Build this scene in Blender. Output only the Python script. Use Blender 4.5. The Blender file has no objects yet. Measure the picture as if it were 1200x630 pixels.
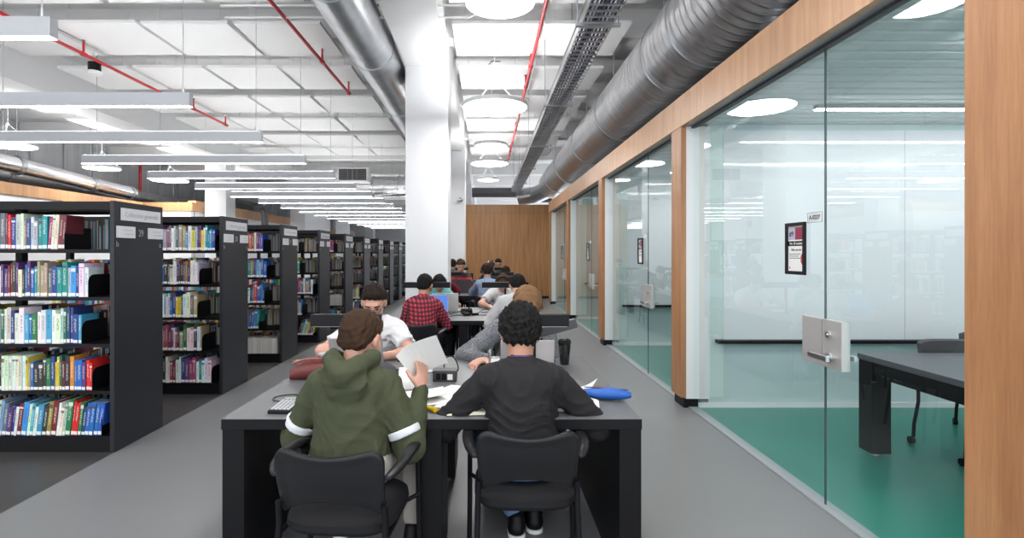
import bpy, math, random, os
import numpy as np
from mathutils import Vector, Matrix
PI = math.pi
R = math.radians
sc = bpy.context.scene
C = sc.collection
QUICK = float(os.environ.get('QUICK', '1'))

# ------------------------------------------------------------------ camera, world, exposure
EYE, FOC = 1.5, 620.0
cd = bpy.data.cameras.new('camera'); cam = bpy.data.objects.new('camera', cd); C.objects.link(cam)
cam.location = (0, 0, EYE); cam.rotation_euler = (PI/2, 0, 0)
cd.sensor_width = 36; cd.lens = 36*FOC/1200; cd.shift_x = 31/1200; cd.shift_y = -18/1200
cd.clip_start = .05; cd.clip_end = 200
sc.camera = cam
sc.view_settings.view_transform = 'Standard'; sc.view_settings.look = 'None'
sc.view_settings.gamma = 1; sc.view_settings.use_curve_mapping = False
EXPO = 0.62
sc.view_settings.exposure = EXPO
sc.cycles.use_denoising = True
sc.cycles.max_bounces = 10; sc.cycles.diffuse_bounces = 5; sc.cycles.glossy_bounces = 5
sc.cycles.transparent_max_bounces = 24; sc.cycles.transmission_bounces = 6
sc.cycles.sample_clamp_indirect = 6
sc.cycles.caustics_reflective = False; sc.cycles.caustics_refractive = False
w = bpy.data.worlds.new('world'); sc.world = w; w.use_nodes = True
bg = w.node_tree.nodes['Background']; bg.inputs[0].default_value = (.93, .96, 1, 1); bg.inputs[1].default_value = 1.6
LINE_E, UP_E, DISC_E, ROOM_E = 20.0, 22.0, 18.0, 25.0

# ------------------------------------------------------------------ materials
MATS = {}
def mat(name, col, rough=.5, metal=0, spec=.5, emit=None, es=0, bump=None, var=None, coat=0):
    if name in MATS: return MATS[name]
    m = bpy.data.materials.new(name); m.use_nodes = True
    nt = m.node_tree; p = nt.nodes['Principled BSDF']
    p.inputs['Base Color'].default_value = (*col, 1); p.inputs['Roughness'].default_value = rough
    p.inputs['Metallic'].default_value = metal; p.inputs['Specular IOR Level'].default_value = spec
    p.inputs['Coat Weight'].default_value = coat
    if emit: p.inputs['Emission Color'].default_value = (*emit, 1); p.inputs['Emission Strength'].default_value = es
    if var or bump:
        tc = nt.nodes.new('ShaderNodeTexCoord')
        n = nt.nodes.new('ShaderNodeTexNoise'); n.inputs['Scale'].default_value = (var or bump)[0]
        n.inputs['Detail'].default_value = 4; nt.links.new(tc.outputs['Object'], n.inputs['Vector'])
    if var:
        r = nt.nodes.new('ShaderNodeValToRGB'); a = var[1]
        r.color_ramp.elements[0].position = .3; r.color_ramp.elements[1].position = .7
        r.color_ramp.elements[0].color = (*[c*(1-a) for c in col], 1); r.color_ramp.elements[1].color = (*[min(1, c*(1+a)) for c in col], 1)
        nt.links.new(n.outputs[0], r.inputs[0]); nt.links.new(r.outputs[0], p.inputs['Base Color'])
    if bump:
        b = nt.nodes.new('ShaderNodeBump'); b.inputs['Strength'].default_value = bump[1]; b.inputs['Distance'].default_value = .01
        nt.links.new(n.outputs[0], b.inputs['Height']); nt.links.new(b.outputs[0], p.inputs['Normal'])
    MATS[name] = m; return m
class NG:                                                     # small node-math helper
    def __init__(s, m): s.nt = m.node_tree; s.p = s.nt.nodes['Principled BSDF']
    def n(s, t, **k):
        x = s.nt.nodes.new(t)
        for a, v in k.items(): setattr(x, a, v)
        return x
    def co(s, kind='Object'):
        t = s.n('ShaderNodeTexCoord'); x = s.n('ShaderNodeSeparateXYZ'); s.l(t.outputs[kind], x.inputs[0]); s.vec = t.outputs[kind]
        return x.outputs[0], x.outputs[1], x.outputs[2]
    def l(s, a, b): s.nt.links.new(a, b)
    def m(s, op, a, b=None, c=None):
        x = s.n('ShaderNodeMath', operation=op)
        for i, v in enumerate((a, b, c)):
            if v is None: continue
            if isinstance(v, (int, float)): x.inputs[i].default_value = v
            else: s.l(v, x.inputs[i])
        return x.outputs[0]
    def mix(s, f, a, b):
        x = s.n('ShaderNodeMix', data_type='RGBA')
        for i, v in ((0, f), (6, a), (7, b)):
            if isinstance(v, tuple): x.inputs[i].default_value = (*v, 1)
            elif isinstance(v, (int, float)): x.inputs[i].default_value = v
            else: s.l(v, x.inputs[i])
        return x.outputs[2]
    def noise(s, scale, vec=None, detail=4, sc3=None):
        x = s.n('ShaderNodeTexNoise'); x.inputs['Scale'].default_value = scale; x.inputs['Detail'].default_value = detail
        v = vec or s.vec
        if sc3:
            mp = s.n('ShaderNodeMapping'); mp.inputs['Scale'].default_value = sc3; s.l(v, mp.inputs[0]); v = mp.outputs[0]
        s.l(v, x.inputs['Vector']); return x.outputs[0]
    def bump(s, h, strength=.3, dist=.01):
        b = s.n('ShaderNodeBump'); b.inputs['Strength'].default_value = strength; b.inputs['Distance'].default_value = dist
        s.l(h, b.inputs['Height']); s.l(b.outputs[0], s.p.inputs['Normal'])
    def base(s, c): s.l(c, s.p.inputs['Base Color'])
def wood(name, c1, c2, axis, rough=.4):
    m = mat(name, c1, rough); g = NG(m); x, y, z = g.co()
    s3 = {'z': (1, 1, .06), 'y': (1, .06, 1)}[axis]
    n = g.noise(18, sc3=s3, detail=6); n2 = g.noise(110, sc3=s3, detail=3); n3 = g.noise(2.2, sc3=s3)
    f = g.m('ADD', g.m('MULTIPLY', n, .6), g.m('ADD', g.m('MULTIPLY', n2, .25), g.m('MULTIPLY', n3, .35)))
    r = g.n('ShaderNodeMapRange'); r.inputs[1].default_value = .4; r.inputs[2].default_value = .8; g.l(f, r.inputs[0])
    g.base(g.mix(r.outputs[0], c1, c2)); return m
def glass(name, tint, refl=1.0):
    m = bpy.data.materials.new(name); m.use_nodes = True; nt = m.node_tree; nt.nodes.clear()
    o = nt.nodes.new('ShaderNodeOutputMaterial'); t = nt.nodes.new('ShaderNodeBsdfTransparent'); t.inputs[0].default_value = (*tint, 1)
    gl = nt.nodes.new('ShaderNodeBsdfGlossy'); gl.inputs['Roughness'].default_value = .0; gl.inputs[0].default_value = (.95, 1, .98, 1)
    f = nt.nodes.new('ShaderNodeFresnel'); f.inputs[0].default_value = 1.5
    mu = nt.nodes.new('ShaderNodeMath'); mu.operation = 'MULTIPLY'; mu.inputs[1].default_value = refl; mu.use_clamp = True
    mx = nt.nodes.new('ShaderNodeMixShader'); L = nt.links.new
    ge = nt.nodes.new('ShaderNodeNewGeometry'); bk = nt.nodes.new('ShaderNodeMath'); bk.operation = 'SUBTRACT'; bk.inputs[0].default_value = 1; m2 = nt.nodes.new('ShaderNodeMath'); m2.operation = 'MULTIPLY'
    L(ge.outputs['Backfacing'], bk.inputs[1]); L(f.outputs[0], mu.inputs[0]); L(mu.outputs[0], m2.inputs[0]); L(bk.outputs[0], m2.inputs[1]); L(m2.outputs[0], mx.inputs[0]); L(t.outputs[0], mx.inputs[1]); L(gl.outputs[0], mx.inputs[2]); L(mx.outputs[0], o.inputs[0])
    MATS[name] = m; return m
def emitter(name, col, s):
    m = bpy.data.materials.new(name); m.use_nodes = True; p = m.node_tree.nodes['Principled BSDF']
    p.inputs['Base Color'].default_value = (.9, .9, .9, 1); p.inputs['Emission Color'].default_value = (*col, 1); p.inputs['Emission Strength'].default_value = s
    MATS[name] = m; return m

WHITE = mat('white_paint', (.84, .845, .855), .7)
CEILW = mat('ceiling_white', (.88, .88, .88), .85)
PANELW = mat('acoustic_white', (.87, .87, .87), .9)
WALLW = mat('wall_white', (.82, .83, .85), .6)
BLACKM = mat('black_metal', (.005, .005, .007), .45, spec=.22)
BLACKL = mat('black_laminate', (.005, .005, .0065), .45, spec=.22)
ENDP = mat('end_panel', (.017, .019, .024), .42, spec=.35)
TABTOP = mat('table_top_laminate', (.135, .138, .145), .40, var=(60, .06))
PLAST = mat('black_plastic', (.010, .010, .012), .42, spec=.35)
FABRIC = mat('black_fabric', (.014, .014, .016), .9, spec=.2, bump=(500, .2))
ALU = mat('aluminium', (.62, .63, .65), .32, 1)
ALUP = mat('lamp_housing', (.52, .53, .56), .45, .3)
ALUF = mat('frame_aluminium', (.36, .38, .40), .5, .2)
CHROME = mat('chrome', (.8, .8, .8), .12, 1)
SATIN = mat('satin_steel', (.62, .60, .59), .45, .6)
RED = mat('red_pipe_paint', (.52, .015, .02), .4)
DARK = mat('dark_grey', (.05, .05, .055), .5)
TRANS = mat('conduit_white', (.78, .78, .78), .5)
WOOD = wood('maple_fascia', (.64, .37, .20), (.42, .21, .10), 'z')
WOODF = wood('oak_end_wall', (.50, .25, .095), (.27, .115, .035), 'z')
WOODP = wood('pier_wood', (.50, .255, .12), (.28, .115, .045), 'z')
WOODL = wood('left_fascia', (.60, .34, .165), (.42, .21, .09), 'z')
GLASS = glass('clear_glass', (.962, .985, .982), 1.3)
GEDGE = mat('glass_edge', (.05, .09, .09), .2)
PAPER = mat('paper', (.86, .86, .84), .8)
CREAM = mat('cream_paper', (.85, .80, .62), .8)
LAMPB = emitter('linear_diffuser', (1, 1, 1), LINE_E)
LAMPU = emitter('linear_uplight', (1, 1, 1), UP_E)
LAMPV = emitter('disc_uplight', (1, 1, 1), 20.0)
LAMPD = emitter('disc_diffuser', (1, .99, .97), DISC_E)
LAMPR = emitter('room_diffuser', (1, 1, 1), ROOM_E)
GALV = mat('galvanised_steel', (.42, .44, .46), .33, .95)
g = NG(GALV); x_, y_, z_ = g.co('Object'); n_ = g.noise(5, detail=5); g.base(g.mix(n_, (.30, .315, .33), (.60, .62, .64)))
SPIRAL = mat('spiral_duct_steel', (.36, .37, .385), .3, .95)
g = NG(SPIRAL); x_, y_, z_ = g.co('Object')
n_ = g.noise(3, detail=5, sc3=(1, 4, 1)); g.base(g.mix(n_, (.36, .365, .375), (.74, .75, .77)))
g.bump(g.m('POWER', g.m('ABSOLUTE', g.m('SINE', g.m('MULTIPLY', g.m('ADD', y_, g.m('MULTIPLY', x_, .07)), 26.0))), 14.0), .8, .012)
FLOOR = mat('floor_speckled_grey', (.23, .235, .24), .38)
g = NG(FLOOR); g.co(); n1 = g.noise(420, detail=2); n2 = g.noise(1.2); n3 = g.noise(190, detail=1)
c_ = g.mix(g.m('GREATER_THAN', n1, .70), (.205, .208, .213), (.42, .42, .42))
c_ = g.mix(g.m('GREATER_THAN', n3, .68), c_, (.26, .26, .262)); g.base(g.mix(g.m('MULTIPLY', n2, .25), c_, (.15, .15, .155)))
FLOORD = mat('floor_speckled_dark', (.05, .048, .048), .36)
g = NG(FLOORD); g.co(); n1 = g.noise(420, detail=2); g.base(g.mix(g.m('GREATER_THAN', n1, .70), (.048, .045, .044), (.15, .15, .15)))
GREEN = mat('floor_green', (.012, .215, .165), .32, var=(1.5, .06))
BOARD = mat('whiteboard', (.80, .825, .855), .06, spec=.6)
TEALW = mat('pale_teal_panel', (.60, .70, .72), .25)
TAUPE = mat('taupe_partition', (.48, .475, .47), .3, var=(6, .05))
METALC = mat('grey_cladding', (.28, .30, .31), .6, .1)
g = NG(METALC); x_, y_, z_ = g.co(); g.base(g.mix(g.noise(1.6, sc3=(1, 3, .2)), (.30, .32, .34), (.62, .65, .67)))

# ------------------------------------------------------------------ geometry helpers
class MB:
    def __init__(s): s.v = []; s.f = []; s.mi = []; s.cur = 0; s.T = None
    def add(s, vs, fs):
        o = len(s.v)
        if s.T is not None: vs = [tuple(s.T @ Vector(q)) for q in vs]
        s.v += [tuple(q) for q in vs]; s.f += [tuple(i+o for i in f) for f in fs]; s.mi += [s.cur]*len(fs); return s
    def box(s, x0, x1, y0, y1, z0, z1):
        vs = [(x, y, z) for x in (x0, x1) for y in (y0, y1) for z in (z0, z1)]
        return s.add(vs, [(0, 1, 3, 2), (4, 6, 7, 5), (0, 4, 5, 1), (2, 3, 7, 6), (0, 2, 6, 4), (1, 5, 7, 3)])
    def rings(s, rs, closed=False, cap=True):
        n = len(rs[0]); vs = [q for r in rs for q in r]; fs = []
        m = len(rs)
        for i in range(m if closed else m-1):
            a, b = i*n, ((i+1) % m)*n
            for j in range(n): k = (j+1) % n; fs.append((a+j, a+k, b+k, b+j))
        if cap and not closed: fs.append(tuple(range(n-1, -1, -1))); fs.append(tuple((m-1)*n+j for j in range(n)))
        return s.add(vs, fs)
    def lathe(s, prof, cx=0, cy=0, n=32):
        return s.rings([[(cx+r*math.cos(2*PI*j/n), cy+r*math.sin(2*PI*j/n), z) for j in range(n)] for r, z in prof])
    def tube(s, pts, r, n=10, closed=False):
        P = [Vector(p) for p in pts]; rs = []; m = len(P); prev = None
        for i, p in enumerate(P):
            if closed: t = P[(i+1) % m]-P[i-1]
            else: t = P[min(i+1, m-1)]-P[max(i-1, 0)]
            t.normalize()
            if prev is None: u = t.orthogonal().normalized()
            else:
                u = prev-t*prev.dot(t)
                u = u.normalized() if u.length > 1e-6 else t.orthogonal().normalized()
            prev = u; v = t.cross(u); rr = r[i] if isinstance(r, (list, tuple)) else r
            rs.append([tuple(p+u*rr*math.cos(2*PI*j/n)+v*rr*math.sin(2*PI*j/n)) for j in range(n)])
        return s.rings(rs, closed=closed)
    def prism(s, outline, y0, y1, plane='xz'):
        f = {'xz': lambda a, b, t: (a, t, b), 'xy': lambda a, b, t: (a, b, t), 'yz': lambda a, b, t: (t, a, b)}[plane]
        return s.rings([[f(a, b, y0) for a, b in outline], [f(a, b, y1) for a, b in outline]])
    def build(s, name, m, parent=None, bevel=0, smooth=False, loc=None, rot=None):
        me = bpy.data.meshes.new(name); me.from_pydata(s.v, [], s.f)
        ms = m if isinstance(m, (list, tuple)) else [m]
        for q in ms: me.materials.append(q)
        if len(ms) > 1: me.polygons.foreach_set('material_index', s.mi)
        me.validate(); 
        import bmesh
        bm = bmesh.new(); bm.from_mesh(me); bmesh.ops.recalc_face_normals(bm, faces=bm.faces); bm.to_mesh(me); bm.free()
        o = bpy.data.objects.new(name, me); C.objects.link(o)
        if parent: o.parent = parent
        if loc: o.location = loc
        if rot: o.rotation_euler = rot
        if smooth: 
            me.polygons.foreach_set('use_smooth', [True]*len(me.polygons)); me.set_sharp_from_angle(angle=R(38))
        if bevel:
            b = o.modifiers.new('bevel', 'BEVEL'); b.width = bevel; b.segments = 2; b.limit_method = 'ANGLE'
        return o
def box(x0, x1, y0, y1, z0, z1): return MB().box(x0, x1, y0, y1, z0, z1)
def tag(o, label, cat=None, group=None, kind=None):
    o['label'] = label
    if cat: o['category'] = cat
    if group: o['group'] = group
    if kind: o['kind'] = kind
    return o
def struct(o, label=None):
    o['kind'] = 'structure'
    if label: o['label'] = label
    return o
def thing(name, label, cat, loc=(0, 0, 0), rz=0, group=None):
    o = bpy.data.objects.new(name, None); C.objects.link(o); o.location = loc; o.rotation_euler = (0, 0, rz)
    o.empty_display_size = .1
    return tag(o, label, cat, group)
def copy_tree(o, parent=None):
    c = o.copy(); C.objects.link(c)
    if parent: c.parent = parent; c.matrix_parent_inverse = o.matrix_parent_inverse.copy()
    for ch in list(o.children): copy_tree(ch, c)
    return c
def dup(o, loc, rz=None, label=None, group=None):
    c = copy_tree(o); c.location = loc
    if rz is not None: c.rotation_euler = (0, 0, rz)
    if label: c['label'] = label
    if group: c['group'] = group
    return c
def text(name, s, size, m, parent, loc, rot, align='CENTER', ext=.0006, sx=1):
    cu = bpy.data.curves.new(name, 'FONT'); cu.body = s; cu.size = size; cu.align_x = align; cu.align_y = 'CENTER'; cu.extrude = ext; cu.resolution_u = 3
    t = bpy.data.objects.new(name, cu); C.objects.link(t)
    dg = bpy.context.evaluated_depsgraph_get(); me = bpy.data.meshes.new_from_object(t.evaluated_get(dg))
    bpy.data.objects.remove(t); o = bpy.data.objects.new(name, me); C.objects.link(o); me.materials.clear(); me.materials.append(m)
    o.parent = parent; o.location = loc; o.rotation_euler = rot; o.scale = (sx, 1, 1)
    return o
ORD = 'first second third fourth fifth sixth seventh eighth ninth tenth eleventh twelfth thirteenth fourteenth fifteenth sixteenth seventeenth eighteenth nineteenth twentieth'.split()
for a in ('twenty', 'thirty', 'forty'): ORD += [f'{a}-{b}' for b in ORD[:9]] + [{'twenty': 'thirtieth', 'thirty': 'fortieth', 'forty': 'fiftieth'}[a]]

# ------------------------------------------------------------------ the setting
struct(box(-2.8, 2.02, -3, 46, -.1, 0).build('floor', FLOOR), 'light grey speckled floor of the study aisle')
struct(box(-13.2, -2.8, -3, 46, -.1, 0).build('floor', FLOORD), 'dark grey speckled floor under the book stacks')
struct(box(2.02, 6.3, -3, 17.6, -.1, 0).build('floor', GREEN), 'green floor of the glazed group rooms')
ZC = 5.15
struct(box(-13.2, 6.6, -3, 46, ZC, ZC+.15).build('ceiling', CEILW), 'white concrete ceiling')
for i, y in enumerate([1.1+3.4*k for k in range(13)]):
    struct(box(-13, 6.4, y, y+.32, 4.72, ZC).build('beam', CEILW), 'white ceiling cross beam')
struct(box(-1.232, -.577, -3, 46, 4.38, ZC).build('beam', WHITE), 'deep white beam running down the hall over the columns')
struct(box(-8.49, -7.85, -3, 46, 4.38, ZC).build('beam', WHITE), 'deep white beam over the stack columns')
for y in (8.12, 14.9, 21.9, 28.7): struct(box(-1.232, -.577, y, y+.68, 0, 4.4).build('column', WALLW, bevel=.006), 'white square column beside the study tables')
for y in (16.0, 23.0, 30, 37): struct(box(-8.49, -7.85, y, y+.6, 0, 4.4).build('column', WALLW), 'white square column among the book stacks')
struct(box(-13.2, 6.6, 46, 46.2, 0, ZC).build('wall_back', WALLW), 'white far wall')
struct(box(6.3, 6.5, -3, 46, 0, ZC).build('wall_right', WALLW), 'white wall behind the group rooms')
# left side
o = MB()
for k in range(70):
    y = 3+k*.6; o.box(-13.0-(k % 2)*.05, -12.9-(k % 2)*.05, y, y+.6, 2.9, ZC)
struct(o.build('wall_left', METALC), 'grey metal clad wall above the left rooms')
struct(box(-13.2, -13.06, -3, 46, 0, ZC).build('wall_left', WALLW), 'white left wall')
struct(box(-10.6, -10.4, 3, 16, 0, 2.79).build('wall_left', WALLW), 'white wall of the rooms on the left')
struct(box(-10.62, -10.36, 3, 16, 2.79, 3.05).build('trim_left', WOODL), 'light wood fascia above the left rooms')
struct(box(-10.6, -8.9, 16, 16.15, 0, 2.79).build('wall_left', WALLW)); struct(box(-10.62, -8.86, 15.98, 16.2, 2.79, 3.05).build('trim_left', WOODL), 'light wood fascia turning behind the stacks')
struct(box(-9.1, -8.9, 16.2, 26, 0, 2.79).build('wall_left', WALLW)); struct(box(-9.12, -8.86, 16.2, 26, 2.79, 3.12).build('trim_left', WOODL), 'light wood fascia beyond the stack column')
struct(box(-9.4, -8.8, 26, 30, 0, ZC).build('wall_left', WALLW), 'white wall segment behind the last stacks')
struct(box(-9.3, -8.86, 30.1, 36, 0, 3.0).build('wall_left', mat('beige_wall', (.45, .34, .26), .6)), 'beige wall beyond the stacks')

# wood end wall
o = box(-.69, 2.3, 17.6, 17.9, .09, 3.13).build('wall_end', WOODF); struct(o, 'oak veneered wall closing the study aisle')
struct(box(-.69, 2.3, 17.62, 17.88, 0, .09).build('baseboard_end', BLACKL), 'black base under the oak wall')
struct(box(-.69, 2.3, 17.595, 17.6, 2.86, 2.866).build('trim_end', DARK), 'joint line across the oak wall')

# glazed group rooms on the right
XG, XW = 2.02, 1.90
PIERS = [(1.30, 2.10)]+[(5.14+3.5*k, 5.41+3.5*k) for k in range(4)]
for i, (a, b) in enumerate(PIERS):
    struct(box(XW, XW+.05, a, b, 0 if i == 0 else .10, 2.735).build('pier', WOODP, bevel=.002), 'wood faced pier between glazed rooms')
    struct(box(XW+.05, XG+.16, a+.002, b, .09, 2.735).build('pier', WHITE), 'white jamb of the pier')
    struct(box(XW+.03, XG+.05, a+.01, b-.01, 0, .09).build('baseboard_right', BLACKL), 'black plinth under the pier')
EY0, EY1 = 1.30, 15.91
fy = [1.3, 5.28, 8.78, 12.28, EY1]
for a, b in zip(fy[:-1], fy[1:]):
    struct(box(XW-.004, XW+.05, a, b-.002, 2.735, 3.03).build('fascia', WOOD), 'light wood fascia above the glass fronts')
struct(box(XW+.05, XG+.30, EY0, EY1, 2.78, 3.02).build('fascia', WHITE), 'white core of the fascia')
struct(box(XW+.05, XG+.06, EY0, EY1, 2.735, 2.78).build('trim_1', ALUF), 'aluminium head rail above the glass')
struct(box(XG+.05, 6.3, EY0, EY1, 2.83, 2.95).build('ceiling', mat('room_lid', (.25, .25, .25), .8)), 'roof of the glazed rooms')
# ribbed room ceiling
o = MB()
for k in range(98): y = 1.4+k*.148; o.box(XG+.06, 6.3, y, y+.10, 2.76, 2.79)
o.box(XG+.06, 6.3, 1.3, EY1, 2.785, 2.82)
struct(o.build('ceiling', mat('ribbed_ceiling', (.72, .77, .78), .6)), 'ribbed grey ceiling of the glazed rooms')
for i in range(1, 5):
    a, b = PIERS[i]; board = i <= 2
    struct(box(XG+.16, 6.3, a+.036, b, 0, 2.76).build('partition', TEALW if board else TAUPE), 'partition between two glazed rooms')
    struct(box(XG+.02, XG+.30, a+.022, a+.03, .1, 2.735).build('trim_2', mat('pale_green_strip', (.66, .78, .75), .3)), 'pale green edge strip of the partition')
    struct(box(XG+.05, 6.3, a+.015, a+.03, .0, .05).build('baseboard_right', WHITE), 'white baseboard of the partition')
# head and floor tracks
struct(box(XG-.045, XG+.045, EY0, EY1, 0, .012).build('trim_3', ALUF), 'floor track of the glass fronts')
struct(box(XG-.02, XG+.02, EY0, EY1, 2.715, 2.735).build('trim_4', DARK), 'dark seal above the glass')
def post_poster(y, first):
    t = thing('poster_frame', '', 'poster', (XG-.012, y, 1.365), 0)
    mb = MB(); W_, H_ = .215, .335; b = .022
    for (a0, a1, c0, c1) in ((0, W_, 0, b), (0, W_, H_-b, H_), (0, b, b, H_-b), (W_-b, W_, b, H_-b)): mb.box(-.014, 0, a0, a1, c0, c1)
    mb.build('frame', BLACKL, t)
    box(-.003, 0, b, W_-b, b, H_-b).build('sheet', PAPER, t)
    mb = MB(); mb.box(-.0045, -.003, b, .115, .225, H_-b-.008); mb.build('header_block', mat('poster_maroon', (.28, .02, .06), .5), t)
    box(-.0045, -.003, .115, W_-b, .225, H_-b-.008).build('header_block', mat('poster_lilac', (.45, .45, .58), .5), t)
    box(-.0048, -.003, b+.008, W_-b, .185, .216).build('title_band', BLACKL, t)
    rr = (PI/2, 0, -PI/2)
    text('lettering', 'Mar. 30 octobre', .022, PAPER, t, (-.0056, .104, .200), rr, sx=.95)
    text('lettering', '#9', .045, BLACKL, t, (-.0054, .155, .262), rr)
    text('lettering', 'Salle réservée', .022, DARK, t, (-.0036, .104, .160), rr, sx=.9)
    for k, zz in enumerate((.130, .117, .104)): box(-.0036, -.003, .06+.02*(k % 2), .18, zz, zz+.004).build('text_line', DARK, t)
    mb = MB(); mb.lathe([(.0, -.0015), (.026, -.0015), (.026, .0015), (0, .0015)], n=6)
    mb.T = None; oo = mb.build('seal', mat('poster_red', (.6, .02, .03), .5), t, loc=(-.005, b+.016, .10), rot=(0, PI/2, 0)); oo.scale = (1.3, .55, 1)
    box(-.0045, -.003, W_-b-.02, W_-b-.012, .035, .05).build('logo', MATS['poster_red'], t)
    return t
def door_set(i, y0, y1, ys):
    """fixed pane ys..y1, swinging glass door y0..ys with lock plates"""
    wn = struct(box(XG-.006, XG+.006, ys+.004, y1-.003, .012, 2.715).build(f'window_{i}', GLASS), f'fixed glass pane of group room {ORD[i-1]} from the front')
    box(XG-.0062, XG+.0030, ys+.0036, ys+.0043, .012, 2.715).build('glass_edge', GEDGE, wn)
    d = struct(box(XG-.006, XG+.006, y0+.003, ys-.004, .014, 2.713).build(f'door_{i}', GLASS), f'glass door of group room {ORD[i-1]} from the front')
    box(XG-.0062, XG+.0030, ys-.0043, ys-.0036, .012, 2.715).build('glass_edge', GEDGE, d)
    box(XG-.0065, XG+.0065, y0+.003, y0+.0045, .012, 2.715).build('glass_edge', GEDGE, d)
    box(XG-.021, XG+.021, ys+.010, ys+.20, .835, 1.115).build('strike_plate', SATIN, wn, bevel=.002)
    pl = box(XG-.025, XG+.025, ys-.175, ys-.004, .835, 1.115).build('lock_plate', SATIN, d, bevel=.002)
    mb = MB()
    for s in (-1, 1):
        x0 = XG+s*.026
        mb.tube([(x0, ys-.075, .90), (x0+s*.012, ys-.075, .90)], .026, 20); mb.tube([(x0, ys-.075, .90), (x0+s*.055, ys-.075, .90)], .009, 12)
        a, b = sorted((x0+s*.045, x0+s*.065)); mb.box(a, b, ys-.14, ys+.03, .886, .914)
        mb.tube([(x0, ys-.07, 1.03), (x0+s*.014, ys-.07, 1.03)], .019, 20); mb.tube([(x0+s*.014, ys-.07, 1.03), (x0+s*.018, ys-.07, 1.03)], .008, 12)
    mb.build('door_handle', ALU, pl, smooth=True)
    for zz in (0.02, 2.66): box(XG-.012, XG+.012, y0+.01, y0+.12, zz, zz+.05).build('pivot', ALUF, d, bevel=.002)
    return d
posters = []
NM = ['nearest', 'second', 'third', 'farthest']
ysl = [(2.10, 5.14, 3.14), (5.41, 8.64, 6.56), (8.91, 12.14, 10.06), (12.41, 15.64, 13.56)]
for i, (a, b, s_) in enumerate(ysl):
    door_set(i+1, a, b, s_)
    if i == 0: po = post_poster(s_+.17, True)
    else: po = copy_tree(posters[0]); po.location = (XG-.012, s_+.17, 1.365)
    tag(po, f'black framed notice on the glass front of the {NM[i]} group room', 'poster', 'framed notices on the glass fronts'); posters.append(po)
    sgn = thing('room_number_sign', f'small clear number plate by the door of the {NM[i]} group room', 'sign', (XG-.010, s_+.015, 1.69), 0, 'room number plates')
    box(-.002, 0, 0, .145, 0, .062).build('plate', mat('plate_film', (.72, .75, .78), .4), sgn)
    mb = MB()
    for q in ((0, .145, 0, .002), (0, .145, .060, .062), (0, .002, 0, .062), (.143, .145, 0, .062)): mb.box(-.003, -.002, *q)
    mb.build('border', DARK, sgn)
    if i == 0: text('lettering', 'A-0227', .040, DARK, sgn, (-.0035, .073, .031), (PI/2, 0, -PI/2), sx=.9)
    # room furniture fixed to the partition and room lights
    p0 = PIERS[i+1][0]
    if i < 2:
        wb = thing('whiteboard', f'full width glossy whiteboard in the {NM[i]} group room', 'whiteboard', (0, p0, 0), 0, 'whiteboards in the glazed rooms')
        box(XG+.30, 6.2, .012, .03, .665, 2.70).build('board', BOARD, wb)
        mb = MB()
        for xx in (4.08, 5.6): mb.box(xx, xx+.004, .010, .012, .67, 2.70)
        mb.build('seam', mat('seam_grey', (.45, .47, .5), .4), wb)
        box(XG+.22, 6.2, -.07, .03, .635, .665).build('tray', BLACKL, wb)
    else:
        wb = thing('wall_shelf', f'thin brown ledge on the partition of the {NM[i]} group room', 'shelf', (0, p0, 0))
        box(XG+.25, 6.2, -.10, .03, .80, .83).build('board', mat('ledge_brown', (.16, .09, .06), .5), wb)
    for k, yy in enumerate((p0-.65, p0-2.1)):
        if k == 1 and False: continue
        L = thing('ceiling_light', f'linear light under the ceiling of the {NM[i]} group room, {"near its partition" if k == 0 else "at its middle"}', 'ceiling light', (0, yy, 0), 0, 'linear lights in the glazed rooms')
        box(2.8, 5.9, -.03, .03, 2.725, 2.76).build('housing', ALUF, L); box(2.8, 5.9, -.022, .022, 2.718, 2.725).build('diffuser', LAMPR, L)

# ------------------------------------------------------------------ ceiling: panels, lamps, ducts, tray, pipes
rng = random.Random(7)
pan = None
cols_x = [-9.7, -8.4, -7.15, -5.9, -4.65, -3.4, -.45, .8]
rows_y = [1.95, 3.65, 5.4, 7.13, 8.83, 10.5, 12.2, 13.9, 15.6, 17.3, 19.0, 20.7, 22.4, 24.1]
for r_, y in enumerate(rows_y):
    for c_, x in enumerate(cols_x):
        if x > -1 and r_ > 8: continue
        if -8.5 < x < -7.8: continue
        if r_ in (9, 10) and x > -8.5: continue
        lb = f'white square ceiling panel, {ORD[r_]} row from the front, {ORD[c_]} column from the left'
        if pan is None:
            pan = thing('ceiling_panel', lb, 'ceiling panel', (x, y, 4.60), 0, 'acoustic panels hung under the ceiling')
            box(0, 1.17, 0, 1.15, 0, .045).build('board', PANELW, pan, bevel=.004)
            mb = MB()
            for px in (.15, 1.0):
                for py in (.15, 1.0): mb.tube([(px, py, .045), (px, py, ZC-4.6)], .004, 5)
            mb.build('hanger', TRANS, pan)
        else: dup(pan, (x, y, 4.60+rng.uniform(-.01, .01)), label=lb)
# linear pendants over the stacks
lin = None
for k in range(17):
    y = 3.52+1.64*k
    lb = f'long white linear pendant over the stacks, {ORD[k]} from the front'
    if lin is None:
        lin = thing('linear_pendant_light', lb, 'pendant light', (0, y, 2.93), 0, 'linear pendants over the book stacks')
        box(-6.43, -2.87, -.035, .035, .004, .135).build('housing', ALUP, lin, bevel=.003)
        box(-6.425, -2.875, -.029, .029, .0, .006).build('diffuser', LAMPB, lin)
        box(-6.40, -2.90, -.025, .025, .130, .137).build('uplight', LAMPU, lin)
        for xx in (-6.2, -2.95):
            MB().tube([(xx, 0, .13), (xx, 0, ZC-2.93)], .004, 6).build('suspension_wire', ALU, lin)
        MB().tube([(-2.95, 0, .13), (-2.95, 0, .20)], .009, 8).build('wire_gripper', ALU, lin)
    else: dup(lin, (0, y, 2.93), label=lb)
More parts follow.
